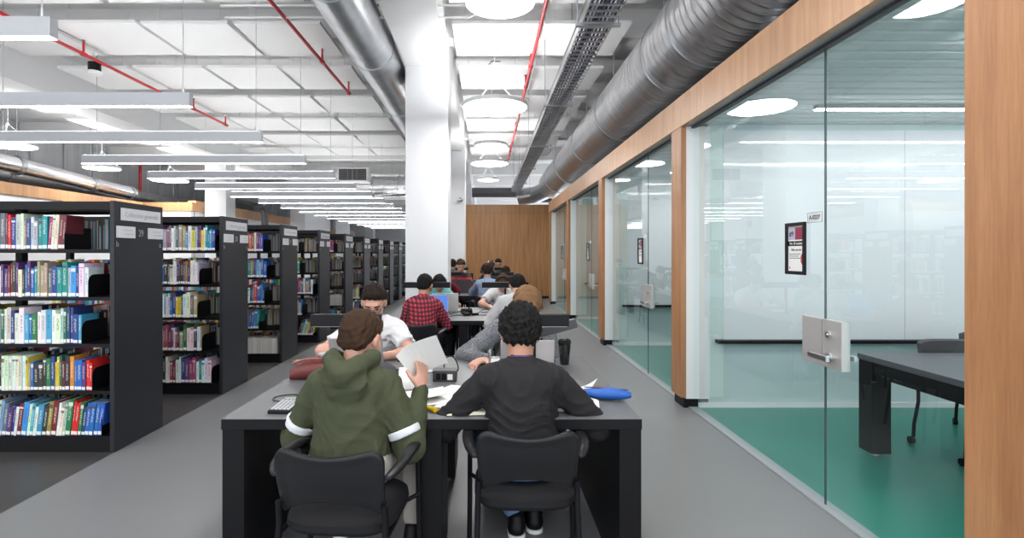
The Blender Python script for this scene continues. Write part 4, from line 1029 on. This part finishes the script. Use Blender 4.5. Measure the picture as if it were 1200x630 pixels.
HEATHER = mat('cloth_heather', (.12, .13, .15), .9); g = NG(HEATHER); g.co(); n = g.noise(120, sc3=(1, 1, 3.2), detail=3)
r_ = g.n('ShaderNodeMapRange'); r_.inputs[1].default_value = .40; r_.inputs[2].default_value = .62; g.l(n, r_.inputs[0]); g.base(g.mix(r_.outputs[0], (.050, .055, .065), (.26, .27, .29)))
PLAID = mat('cloth_plaid', (.5, .03, .05), .85); g = NG(PLAID); x, y, z = g.co()
def stripe(c, per, duty, off=0): return g.m('LESS_THAN', g.m('FRACT', g.m('ADD', g.m('DIVIDE', c, per), off)), duty)
sx = stripe(g.m('ADD', x, g.m('MULTIPLY', y, .6)), .042, .48); sz = stripe(g.m('SUBTRACT', z, g.m('MULTIPLY', y, .3)), .042, .48)
c0 = g.mix(g.m('MULTIPLY', sx, .78), (.56, .045, .075), (.015, .012, .02)); g.base(g.mix(g.m('MULTIPLY', sz, .78), c0, (.015, .012, .02)))
STRIPED = mat('cloth_striped', (.02, .02, .02), .9); g = NG(STRIPED); x, y, z = g.co()
g.base(g.mix(stripe(z, .16, .38, .1), (.012, .012, .014), (.42, .01, .025)))

def person(label, loc, rz, lean=10, headpitch=10, headyaw=0, headroll=0, hands=None, twist=0, h=.009, skin='fair', hair=(.02, .012, .008), hairstyle='short',
           top=None, sleeve='long', bottom=None, shoes=None, scale=1.0, hood=False, shoulder_up=0, feet=None, acc=(), sidelean=0, curl=.9, hip_y=0, knees=(.20, .45), torso=1.0, elbow=None, beard=False, name='person'):
    """local frame: sitter faces +y; hands in WORLD coordinates"""
    root = thing(name, label, 'person', (loc[0], loc[1], 0), rz)
    def L(p): 
        dx, dy = p[0]-loc[0], p[1]-loc[1]; c, s = math.cos(-rz), math.sin(-rz); return np.array([dx*c-dy*s, dx*s+dy*c, p[2]])
    hip = np.array([0, hip_y, .565]); a = R(lean); up = np.array([math.sin(R(sidelean)), math.sin(a), math.cos(a)]); up = nrm(up)
    TL = .47*torso*scale; neckb = hip+up*TL; ct, st_ = math.cos(R(twist)), math.sin(R(twist))
    right = nrm(np.array([ct, st_, 0])-up*np.dot([ct, st_, 0], up)); fwd = np.cross(up, right)
    Rt = np.stack([right, fwd, up], 1)
    def T(x, y, z): return hip+right*x*scale+fwd*y*scale+up*z*scale
    ch_c = T(0, .005, .33*torso); sh = {s: T(s*.152, .01, (.415+shoulder_up)*torso) for s in (-1, 1)}
    torso_p = [('e', T(0, .0, .02), (.165, .125, .12), Rt, .05), ('e', T(0, .0, .15), (.142, .11, .16), Rt, .07), ('e', ch_c, (.150, .112, .17), Rt, .07),
               ('c', T(-.10, -.008, .425*torso), T(.10, -.008, .425*torso), .060, .060, .06)]
    # arms
    arms = {}
    for s in (-1, 1):
        W = L(hands[s][0]); S = sh[s]; l1, l2 = .285*scale, .255*scale; v = W-S; D = np.linalg.norm(v)
        if D > (l1+l2)*.99: W = S+v*((l1+l2)*.99/D); D = (l1+l2)*.99
        u = nrm(W-S); aa = (l1*l1-l2*l2+D*D)/(2*D); hh = math.sqrt(max(0, l1*l1-aa*aa)); hint = np.array(elbow[s] if elbow and s in elbow else (s*.8, -.3, -.6), float)
        pd = nrm(hint-u*np.dot(hint, u)); E = S+u*aa+pd*hh; arms[s] = (S, E, W)
    body = list(torso_p)
    for s in (-1, 1):
        S, E, W = arms[s]; body += [('c', S, E, .052*scale, .040*scale, .03), ('c', E, nrm(W-E)*.09+E, .041*scale, .041*scale, .02), ('c', E, W, .040*scale, .026*scale, .02)]
    # neck and head
    hp, hy = R(headpitch), R(headyaw)
    fw = nrm(np.array([math.sin(hy)*math.cos(hp), math.cos(hy)*math.cos(hp), -math.sin(hp)])); rt_ = nrm(np.cross(fw, [0, 0, 1])); rt_ = nrm(rt_*math.cos(R(headroll))+np.cross(fw, rt_)*math.sin(R(headroll))); hu = np.cross(rt_, fw)
    Rh = np.stack([rt_, fw, hu], 1); hs = scale*1.03
    nk = neckb+up*.01; H0 = nk+nrm(up+np.array([0, .25, .5]))*.055*scale+hu*.105*hs+fw*.018
    def Hh(x, y, z): return H0+(rt_*x+fw*y+hu*z)*hs
    head = [('e', Hh(0, -.012, .022), (.077*hs, .097*hs, .090*hs), Rh, .02), ('e', Hh(0, .028, -.045), (.058*hs, .064*hs, .074*hs), Rh, .03), ('e', Hh(0, .066, -.094), (.024*hs, .022*hs, .02*hs), Rh, .025),
            ('c', Hh(-.034, .080, .022), Hh(.034, .080, .022), .013*hs, .013*hs, .02), ('c', Hh(-.042, .052, -.02), Hh(.042, .052, -.02), .024*hs, .024*hs, .02),
            ('-e', Hh(-.031, .102, -.003), (.017*hs, .014*hs, .012*hs), Rh, .012), ('-e', Hh(.031, .102, -.003), (.017*hs, .014*hs, .012*hs), Rh, .012),
            ('e', Hh(-.031, .078, -.001), (.014*hs, .0135*hs, .0125*hs), Rh, .003), ('e', Hh(.031, .078, -.001), (.014*hs, .0135*hs, .0125*hs), Rh, .003),
            ('c', Hh(0, .090, .006), Hh(0, .110, -.030), .0075*hs, .0115*hs, .010), ('c', Hh(-.010, .098, -.034), Hh(.010, .098, -.034), .008*hs, .008*hs, .006),
            ('c', Hh(-.020, .084, -.058), Hh(.020, .084, -.058), .0075*hs, .0075*hs, .004), ('c', Hh(-.017, .083, -.068), Hh(.017, .083, -.068), .008*hs, .008*hs, .004)]
    for s in (-1, 1):
        head += [('e', Hh(s*.079, -.006, -.004), (.011*hs, .020*hs, .032*hs), Rh, .006), ('c', Hh(s*.086, -.016, .012), Hh(s*.086, -.016, -.012), .006*hs, .006*hs, .005)]
    body += [('c', nk-up*.04, Hh(0, -.022, -.045), .058*scale, .054*scale, .03)]+head
    # hands
    Hs = hands.get('grip', {})
    for s in (-1, 1):
        S, E, W = arms[s]; spec = hands[s]; d = nrm(W-E)
        if len(spec) > 1 and spec[1] is not None: d = nrm(L((spec[1][0]+loc[0], spec[1][1]+loc[1], spec[1][2])))
        nn = np.array([0, 0, 1.0]) if len(spec) < 3 else L((spec[2][0]+loc[0], spec[2][1]+loc[1], spec[2][2]))
        nn = nrm(nn-d*np.dot(nn, d)); th = np.cross(nn, d)*s
        # palm-down: right thumb points to -x side
        sd = -th if False else th*-1 if np.dot(th, right)*s > 0 else th
        cu = curl if len(spec) < 4 else spec[3]
        Rp = np.stack([sd, nn, d], 1)
        body += [('e', W+d*.045, (.040*scale, .017*scale, .052*scale), Rp, .018)]
        for fi, (o_, ln) in enumerate(zip((.027, .009, -.009, -.026), (.070, .080, .074, .058))):
            p = W+d*.082*scale+sd*o_*scale; dd = d+sd*o_*2.2; ang = 0
            for q, (fr, rr) in enumerate(((.45, .0088), (.32, .0080), (.23, .0072))):
                ang += cu*(.35+.25*q)+fi*.04; v = nrm(nrm(dd)*math.cos(ang)-nn*math.sin(ang)); e = p+v*ln*fr*scale
                body.append(('c', p, e, rr*scale, rr*.94*scale, .004)); p = e
        p = W+d*.022*scale+sd*.030*scale; dd = nrm(d*.75+sd*.75-nn*.35); e = p+dd*.042*scale; body.append(('c', p, e, .0125*scale, .0105*scale, .012))
        e2 = e+nrm(dd*.8+d*.5-nn*.3)*.030*scale; body.append(('c', e, e2, .0105*scale, .0088*scale, .004))
    # legs
    legs = {}
    for s in (-1, 1):
        kx, ky = knees; hpj = hip+np.array([s*.085, 0, -.01]); kn = np.array([s*kx, ky, .52]); 
        ft = np.array(feet[s], float) if feet else np.array([s*(kx-.02), ky-.02, 0])
        an = np.array([ft[0], ft[1], .09]); legs[s] = (hpj, kn, an); body += [('c', hpj, kn, .080, .056, .03), ('c', kn, an, .054, .036, .02), ('c', an+[0, -.02, -.03], an+[0, .12, -.055], .034, .024, .02)]
    out = {}
    b = sdf_obj('body', body, MATS['skin_'+skin], root, h); b['label'] = ''; del b['label']
    # garment: trousers
    bm_ = bottom or cloth('dark_trousers', (.02, .02, .025))
    tr = [('e', T(0, -.005, .02), (.178*scale, .14*scale, .125), Rt, .05)]
    for s in (-1, 1):
        hpj, kn, an = legs[s]; tr += [('c', hpj, kn, .095, .071, .03), ('c', kn, an+(kn-an)*.12, .069, .055, .03)]
    sdf_obj('trousers', tr, bm_, root, max(h, .010), folds(.006, 34, 3))
    for s in (-1, 1):
        hpj, kn, an = legs[s]; fdir = np.array([0, 1., 0])
        sh_ = [('c', an+[0, -.035, -.045], an+fdir*.08+[0, 0, -.048], .043, .042, .02), ('c', an+fdir*.08+[0, 0, -.05], an+fdir*.16+[0, 0, -.057], .042, .034, .02), ('c', an+[0, -.02, -.0], an+[0, -.02, -.04], .044, .046, .02), ('cut', an+[0, 0, -.082], (0, 0, -1))]
        so = sdf_obj('shoe', sh_, (shoes or BLACKL), root, .009)
        sl = [('c', an+[0, -.038, -.080], an+fdir*.08+[0, 0, -.080], .047, .046, .0), ('c', an+fdir*.08+[0, 0, -.080], an+fdir*.165+[0, 0, -.080], .046, .037, .0), ('cut', an+[0, 0, -.068], (0, 0, 1)), ('cut', an+[0, 0, -.09], (0, 0, -1))]
        sdf_obj('sole', sl, PAPER, so, .009)
    # garment: top
    g_in = .014; tp = [(p[0], p[1], tuple(np.asarray(p[2])+g_in), *p[3:]) if p[0] == 'e' else ('c', p[1], p[2], p[3]+g_in, p[4]+g_in, p[5]) for p in torso_p]
    tp[0] = ('e', T(0, -.005, .045), (.176, .142, .13), Rt, .06)
    tp += [('c', neckb-up*.02, nk+nrm(Hh(0, -.02, -.05)-nk)*.022, .068*scale, .062*scale, .025)]
    for s in (-1, 1):
        S, E, W = arms[s]
        if sleeve == 'long': tp += [('c', S, E, .066*scale, .062*scale, .035), ('c', E, W-nrm(W-E)*.012, .062*scale, .038*scale, .03)]
        else:
            q = S+(E-S)*.74; tp += [('c', S, q, .070*scale, .066*scale, .035)]
    cuts = []
    def extra(P, d):
        if sleeve != 'long':
            for s in (-1, 1):
                S, E, W = arms[s]; u = nrm(E-S); q = S+(E-S)*.70; near = ((P-q.astype(f32))**2).sum(1) < .11**2
                e = (P-q.astype(f32))@u.astype(f32); d = np.where(near, np.maximum(d, e), d)
        # neckline hole
        return d
    if hood:
        tp += [('c', T(-.085, -.035, .455), T(-.045, -.115, .43), .040, .040, .03), ('c', T(-.045, -.115, .43), T(0, -.135, .395), .040, .045, .03), ('c', T(.085, -.035, .455), T(.045, -.115, .43), .040, .040, .03), ('c', T(.045, -.115, .43), T(0, -.135, .395), .040, .045, .03),
               ('c', T(-.09, -.03, .46), T(-.055, .075, .44), .036, .03, .02), ('c', T(.09, -.03, .46), T(.055, .075, .44), .036, .03, .02), ('e', T(0, -.11, .36), (.10, .045, .085), Rt, .02)]
    tm = top or cloth('white_tee', (.72, .72, .74)); amp = .010 if sleeve == 'long' else .009
    tshirt = sdf_obj('hoodie' if hood else ('sweater' if sleeve == 'long' else 't_shirt'), tp, tm, root, h, folds(amp, 30, int(abs(loc[0]*100))+5, .7), extra=extra)
    # hair
    hm = mat('hair_%02d%02d%02d' % tuple(int(99*c) for c in hair), hair, .75, spec=.15, bump=(260, .5))
    hp_ = []; 
    th_ = {'short': .012, 'curly': .022, 'wavy': .018, 'long': .016, 'buzz': .006}[hairstyle]
    hp_ = [('e', Hh(0, -.018, .030), ((.077+th_*.75)*hs, (.096+th_)*hs, (.087+th_)*hs), Rh, .02), ('c', Hh(-.03, -.065, -.03), Hh(.03, -.065, -.03), .034*hs, .034*hs, .03)]
    if hairstyle == 'long': hp_ += [('c', Hh(-.06, -.06, 0), Hh(-.05, -.07, -.16), .045, .035, .03), ('c', Hh(.06, -.06, 0), Hh(.05, -.07, -.16), .045, .035, .03), ('e', Hh(0, -.075, -.08), (.075, .04, .12), Rh, .03)]
    if hairstyle in ('wavy', 'short'): hp_ += [('e', Hh(0, .055, .085), (.055*hs, .035*hs, .028*hs), Rh, .02)]
    def hext(P, d):
        q = (P-H0.astype(f32))@Rh.astype(f32)/hs; y_, z_ = q[:, 1], q[:, 2]
        line = np.where(y_ > -.01, .022+.47*(y_+.01)+.004*np.sin(q[:, 0]*330)*np.sin(q[:, 0]*143+1), np.where(y_ > -.035, .020-(-.01-y_)*2.2, -.035-(-.035-y_)*1.3))
        if hairstyle == 'long': line = np.where(y_ < .01, -.20, line)
        line = np.maximum(line, -.075) if hairstyle != 'long' else line
        d = np.maximum(d, (line-z_)*.8*hs)
        return d
    sc2 = {'curly': 260, 'wavy': 120, 'short': 190, 'long': 90, 'buzz': 200}[hairstyle]; am = {'curly': .007, 'wavy': .005, 'short': .0032, 'long': .003, 'buzz': .001}[hairstyle]
    rr = random.Random(4); dirs = [(nrm([rr.gauss(0, 1) for _ in range(3)])*sc2*rr.uniform(.6, 1.5), rr.uniform(0, 6)) for _ in range(6)]
    def hn(P):
        s = 0
        for d_, ph in dirs: s = s+np.sin(P@d_.astype(f32)+ph)
        return (am*s*.4).astype(f32)
    sdf_obj('hair', hp_, hm, root, min(h, .005 if h < .008 else .0075), hn, extra=hext)
    # brows and eyes on faces that look toward the camera
    if abs(math.cos(rz)+1) < .6:
        mb = MB()
        for s in (-1, 1):
            MB().tube([tuple(Hh(s*.014, .099, .017)), tuple(Hh(s*.032, .098, .023)), tuple(Hh(s*.050, .084, .018))], .0042*hs, 8).build('eyebrow', hm, root, smooth=True)
            MB().tube([tuple(Hh(s*.031, .088, -.003)), tuple(Hh(s*.031, .0925, -.004))], .0058*hs, 12).build('iris', mat('iris_dark', (.02, .012, .008), .2), root, smooth=True)
        MB().tube([tuple(Hh(-.019, .0915, -.0625)), tuple(Hh(0, .0945, -.062)), tuple(Hh(.019, .0915, -.0625))], .0022*hs, 6).build('mouth_line', mat('lip', (.25, .07, .06), .5), root, smooth=True)
        if beard: sdf_obj('beard', [('e', Hh(0, .034, -.066), (.058*hs, .062*hs, .060*hs), Rh, .02), ('cut', Hh(0, 0, -.046), tuple(hu)), ('cut', Hh(0, .02, 0), tuple(-fw))], mat('beard_shadow', tuple(.82*a_+.18*b_ for a_, b_ in zip(SKINS[skin], hair)), .8), root, .007)
    return dict(shirt=tshirt, root=root, H=Hh, Rh=Rh, arms=arms, T=T, hs=hs, Rt=Rt, hu=hu, fw=fw, rt=rt_, nk=nk, neckb=neckb)

TT = .775
# hoodie student, near left
OLIVE = cloth('olive_hoodie', (.060, .068, .038), .9)
chair(-.565, 2.20, R(-5), 'arm chair under the student in the dark green hoodie')
P = person('person from behind in a dark green hoodie with white sleeve bands, raising a sheet', (-.60, 2.34), R(-4), lean=7, headpitch=22, headyaw=18,
    hands={-1: [(-.74, 2.62, TT+.02), (.35, .9, -.05)], 1: [(-.30, 2.46, .87), (.05, .30, .95), (.75, -.6, .2), .9]}, h=.0065, skin='fair', hair=(.045, .024, .014), hairstyle='short',
    top=OLIVE, hood=True, bottom=cloth('grey_beige_trousers', (.42, .39, .36)), elbow={1: (.35, -.2, -1), -1: (-.55, -.35, -.8)}, feet={-1: (-.2, .5, 0), 1: (.2, .42, 0)}, shoulder_up=.01, scale=1.02, shoes=BLACKL, torso=.80)
for s in (-1, 1):
    S, E, W = P['arms'][s]; u = nrm(E-S); c = S+(E-S)*.74
    sdf_obj('sleeve_band', [('c', c-u*.06, c+u*.06, .0755, .0735, .0), ('cut', c+u*.017, tuple(u)), ('cut', c-u*.017, tuple(-u))], cloth('white_band', (.68, .70, .74)), P['root'], .0065)
hs_ = sheet(-.345, 2.50, 1.0, 0, .12, .20, 'white sheet of paper held up by the student in the hoodie', th=.0012, curl=.25); hs_.rotation_euler = (R(82), R(-42), R(62))
# black sweater student, near right
chair(.175, 2.40, 0, 'arm chair under the student in the black sweater')
P = person('person seated from behind in a black sweater with short curly black hair', (.165, 2.44), 0, lean=5, headpitch=25, headyaw=3,
    hands={-1: [(-.01, 2.67, TT+.016), (.75, .65, -.05)], 1: [(.34, 2.67, TT+.016), (-.65, .75, -.05)]}, h=.0065, skin='medium', hair=(.011, .010, .010), hairstyle='curly',
    top=cloth('black_sweater', (.018, .017, .019), .85), bottom=cloth('blue_jeans', (.13, .21, .40), .8), elbow={1: (1, -.55, -.75), -1: (-1, -.55, -.75)}, feet={-1: (.0, .40, 0), 1: (.10, .46, 0)},
    shoes=BLACKL, scale=1.05, torso=.79)
nd_ = nrm(P['H'](0, -.02, -.05)-P['nk']); nr_ = nrm(np.cross(nd_, [0, 1, 0])); nf_ = np.cross(nr_, nd_)
MB().tube([tuple(P['nk']+nd_*.050+(nr_*math.cos(a)+nf_*math.sin(a))*.0595) for a in [2*PI*j/24 for j in range(24)]], .005, 8, closed=True).build('collar', cloth('purple_collar', (.10, .06, .16)), P['root'], smooth=True)
# white t-shirt man
chair(-.84, 4.36, PI, 'arm chair of the man in the white t-shirt')
P = person('person facing the camera in a white t-shirt and glasses, looking down behind a grey laptop', (-.84, 4.24), PI, lean=26, headpitch=24, headyaw=-6, scale=1.04, torso=.94,
    hands={1: [(-1.00, 3.72, TT+.01), (.75, -.6, 0)], -1: [(-.74, 3.66, TT+.01), (-.8, -.4, 0)]}, h=.0075, skin='fair', hair=(.020, .012, .009), hairstyle='short', sleeve='short', beard=True,
    top=cloth('white_tee', (.74, .74, .76)), bottom=cloth('dark_trousers', (.02, .02, .025)), elbow={1: (1, 0, -.35), -1: (-1, 0, -.35)}, feet={-1: (-.2, .35, 0), 1: (.2, .35, 0)})
gl = MB()
for s in (-1, 1): gl.tube([tuple(P['H'](s*.033+.021*math.cos(a), .108, -.002+.016*math.sin(a))) for a in [2*PI*j/16 for j in range(16)]], .0017, 6, closed=True); gl.tube([tuple(P['H'](s*.054, .105, .002)), tuple(P['H'](s*.080, .0, .004))], .0017, 6)
gl.tube([tuple(P['H'](-.012, .110, .002)), tuple(P['H'](.012, .110, .002))], .0017, 6); gl.build('glasses', BLACKL, P['root'], smooth=True)
for tx_, px_, py_ in (('d', 444, 391), ('ona', 449, 397.5)):
    dr = Vector(((px_-569)/620, 1, -(py_-297)/620)).normalized(); mi_ = P['shirt'].parent.matrix_basis.inverted()
    ok, hit, nn_, _ = P['shirt'].ray_cast(mi_ @ Vector((0, 0, EYE)), (mi_.to_3x3() @ dr).normalized())
    if ok: text('lettering', tx_, .040, DARK, P['shirt'], tuple(hit+nn_*.003), nn_.to_track_quat('Z', 'Y').to_euler())
# heather sweater man
chair(.29, 4.40, PI, 'arm chair of the man in the heathered grey sweater')
P = person('person facing the camera in a heathered grey sweater with light brown hair, head bowed', (.23, 4.14), PI, lean=31, headpitch=52, headyaw=-4, sidelean=-6, scale=1.13, torso=.94,
    hands={1: [(.0, 3.56, TT+.012), (-.55, -.7, 0)], -1: [(.42, 3.62, TT+.012), (-.5, -.8, 0)]}, h=.0075, skin='fair', hair=(.20, .11, .055), hairstyle='wavy', top=HEATHER, elbow={1: (.95, -.1, -.6), -1: (-.3, -.5, -.9)}, feet={-1: (-.2, .35, 0), 1: (.2, .35, 0)})
S, E, W = P['arms'][1]; u = nrm(W-E); sdf_obj('cuff', [('c', W-u*.045, W-u*.01, .039, .037, 0)], cloth('navy_cuff', (.015, .018, .03)), P['root'], .0075)
nt_ = sheet(.06, 3.70, T1, R(8), .20, .14, 'white sheet under the hand of the man in the heathered grey sweater')
bgc = thing('cloth_bag', 'white cloth bag hanging on the armrest of the white t-shirt man', 'bag', (-.545, 4.02, .60))
sdf_obj('body', [('e', (0, 0, .0), (.085, .07, .12), None, .02), ('e', (.03, 0, -.08), (.07, .07, .10), None, .05)], cloth('white_bag', (.72, .72, .73)), bgc, .008, folds(.012, 45, 9))
MB().tube([(-.05, 0, .09), (-.02, 0, .135), (.03, 0, .09)], .006, 8).build('handle', cloth('white_bag', (.72, .72, .73)), bgc)
# plaid shirt student
chair(-.70, 5.72, R(-3), 'arm chair under the student in the red plaid shirt')
P = person('person seated from behind in a red and black plaid shirt using a laptop', (-.70, 5.80), R(-6), lean=8, headpitch=22, headyaw=8, h=.0085, skin='medium', hair=(.012, .009, .008), hairstyle='short', top=PLAID, scale=1.0, torso=.90,
    hands={-1: [(-.84, 6.20, TT+.012), (.3, .9, 0)], 1: [(-.56, 6.18, TT+.012), (-.3, .9, 0)]}, bottom=cloth('dark_trousers', (.02, .02, .025)), elbow={1: (.6, -.3, -.7), -1: (-.4, -.4, -.9)})
sdf_obj('shirt_tail', [('e', (.14, -.13, .50), (.09, .035, .17), None, .02), ('e', (.17, -.09, .42), (.06, .04, .14), None, .03)], PLAID, P['root'], .009, folds(.006, 40, 2))
# woman at the second table
chair(-.66, 7.92, PI, 'arm chair of the dark-haired woman at the second table')
person('person with long dark hair and patterned teal sleeves facing the camera behind the second table', (-.66, 7.74), PI, lean=16, headpitch=36, h=.0095, skin='medium', hair=(.010, .008, .009), hairstyle='long', scale=.93, torso=.92, sleeve='short',
    top=mat('cloth_teal_pattern', (.10, .36, .36), .85, var=(90, .6)), hands={1: [(-.74, 7.22, TT+.012), (.6, -.7, 0)], -1: [(-.50, 7.24, TT+.012), (-.6, -.6, 0)]}, elbow={1: (1, -.2, -.6), -1: (-1, -.2, -.6)})
# pale sweater student
chair(.36, 5.70, 0, 'arm chair under the student in the pale grey sweater')
person('person seated from behind in a pale grey sweater leaning over the second table', (.29, 5.80), R(-8), lean=14, headpitch=40, headyaw=-4, sidelean=6, h=.0085, skin='fair', hair=(.014, .009, .008), hairstyle='short', top=cloth('pale_sweater', (.52, .52, .53)), scale=1.03, torso=.92,
    hands={-1: [(.14, 6.20, TT+.012), (.4, .9, 0)], 1: [(.42, 6.20, TT+.012), (-.3, .9, 0)]}, elbow={1: (.6, -.2, -.8), -1: (-.6, -.2, -.8)})
# headband student
chair(.28, 8.02, PI, 'arm chair of the student with the dark headphones at the second table')
P = person('person in a white t-shirt wearing big dark headphones, bowed over the second table', (.20, 7.78), PI, lean=30, headpitch=48, h=.0095, skin='fair', hair=(.05, .03, .02), hairstyle='short', sleeve='short', top=cloth('grey_tee', (.55, .55, .56)), sidelean=-5,
    hands={1: [(.06, 7.12, TT+.012), (.4, -.8, 0)], -1: [(.36, 7.12, TT+.012), (-.4, -.8, 0)]}, elbow={1: (1, 0, -.4), -1: (-1, 0, -.4)})
def headphones(P, m):
    mb = MB(); mb.tube([tuple(P['H'](.098*math.cos(a), -.01, .02+.115*math.sin(a))) for a in [PI*j/14 for j in range(15)]], .011, 8); b = mb.build('headphone_band', m, P['root'], smooth=True)
    for s in (-1, 1): MB().tube([tuple(P['H'](s*.082, -.008, -.002)), tuple(P['H'](s*.112, -.008, -.002))], .036, 18).build('ear_cup', m, b, smooth=True)
headphones(P, mat('headphone_brown', (.045, .022, .020), .3))
# third table
chair(-.73, 9.22, 0, 'arm chair of the student in maroon behind the white column')
person('person in a maroon sweater partly hidden behind the white column', (-.80, 9.26), R(-4), lean=8, headpitch=25, h=.012, skin='medium', hair=(.012, .009, .008), top=cloth('maroon_sweater', (.20, .018, .035)),
    hands={-1: [(-.90, 9.78, TT+.012), (.4, .9, 0)], 1: [(-.58, 9.76, TT+.012), (-.3, .9, 0)]}, elbow={1: (1, -.2, -.4), -1: (-1, -.1, -.4)})
chair(.03, 9.20, 0, 'arm chair under the student in the light blue shirt')
P = person('person seated from behind in a light blue shirt wearing black headphones', (.03, 9.28), 0, lean=6, headpitch=18, h=.010, skin='medium', hair=(.018, .011, .010), top=cloth('blue_shirt', (.24, .30, .43)), scale=1.05, torso=.92,
    hands={-1: [(-.12, 9.80, TT+.012), (.3, .9, 0)], 1: [(.22, 9.80, TT+.012), (-.3, .9, 0)]}, elbow={1: (1, -.2, -.6), -1: (-1, -.2, -.6)}, bottom=cloth('dark_trousers', (.02, .02, .025)))
headphones(P, BLACKM)
chair(-.55, 11.42, PI, 'arm chair of the man in the black and red striped sweater')
person('person in a black and red striped sweater facing the camera at the third table', (-.53, 11.22), PI, lean=4, headpitch=22, headyaw=-8, h=.011, skin='fair', hair=(.07, .04, .025), hairstyle='wavy', top=STRIPED, scale=1.08, shoulder_up=.01,
    hands={1: [(-.66, 10.62, TT+.012), (.4, -.8, 0)], -1: [(-.34, 10.62, TT+.012), (-.4, -.8, 0)]}, elbow={1: (1, -.1, -.6), -1: (-1, -.1, -.6)})
chair(.42, 11.42, PI, 'arm chair at the far side of the third table behind the right light bar')
person('person in a dark jacket bowed behind the right light bar of the third table', (.42, 11.25), PI, lean=26, headpitch=45, h=.012, skin='fair', hair=(.02, .014, .01), top=cloth('dark_jacket', (.025, .027, .034)),
    hands={1: [(.28, 10.60, TT+.012), (.4, -.8, 0)], -1: [(.56, 10.60, TT+.012), (-.4, -.8, 0)]}, elbow={1: (1, -.1, -.6), -1: (-1, -.1, -.6)})
# fourth table
chair(-.76, 12.72, 0, 'arm chair of the student in the grey jacket at the farthest table')
person('person in a grey jacket seen from behind at the farthest table', (-.80, 12.78), 0, lean=3, headpitch=14, h=.012, skin='medium', hair=(.016, .011, .009), top=cloth('grey_jacket', (.10, .105, .11)), scale=1.05,
    hands={-1: [(-.92, 13.30, TT+.012), (.3, .9, 0)], 1: [(-.62, 13.30, TT+.012), (-.3, .9, 0)]})
chair(.16, 12.72, 0, 'arm chair of the student in the pale cap at the farthest table')
P = person('person in a dark jacket and a pale cap seen from behind at the farthest table', (.18, 12.78), R(-4), lean=12, headpitch=24, h=.012, skin='fair', hair=(.10, .05, .03), top=cloth('charcoal_jacket', (.04, .045, .055)), scale=1.05, sidelean=-5,
    hands={-1: [(.04, 13.30, TT+.012), (.3, .9, 0)], 1: [(.40, 13.28, TT+.012), (-.3, .9, 0)]}, elbow={1: (1, -.2, -.2), -1: (-1, -.2, -.4)})
sdf_obj('cap', [('e', P['H'](0, -.012, .035), (.098, .118, .098), P['Rh'], .02), ('cut', P['H'](0, 0, .035), tuple(-P['hu']))], cloth('pale_cap', (.62, .62, .60)), P['root'], .009)
chair(.36, 14.92, PI, 'arm chair of the dark-haired student at the far side of the farthest table')
person('person with dark hair facing the camera at the far side of the farthest table', (.35, 14.72), PI, lean=8, headpitch=20, h=.012, skin='medium', hair=(.014, .010, .009), top=cloth('black_top', (.02, .02, .022)), scale=1.06,
    hands={1: [(.22, 14.16, TT+.012), (.4, -.8, 0)], -1: [(.50, 14.16, TT+.012), (-.4, -.8, 0)]})
if chair0: pass
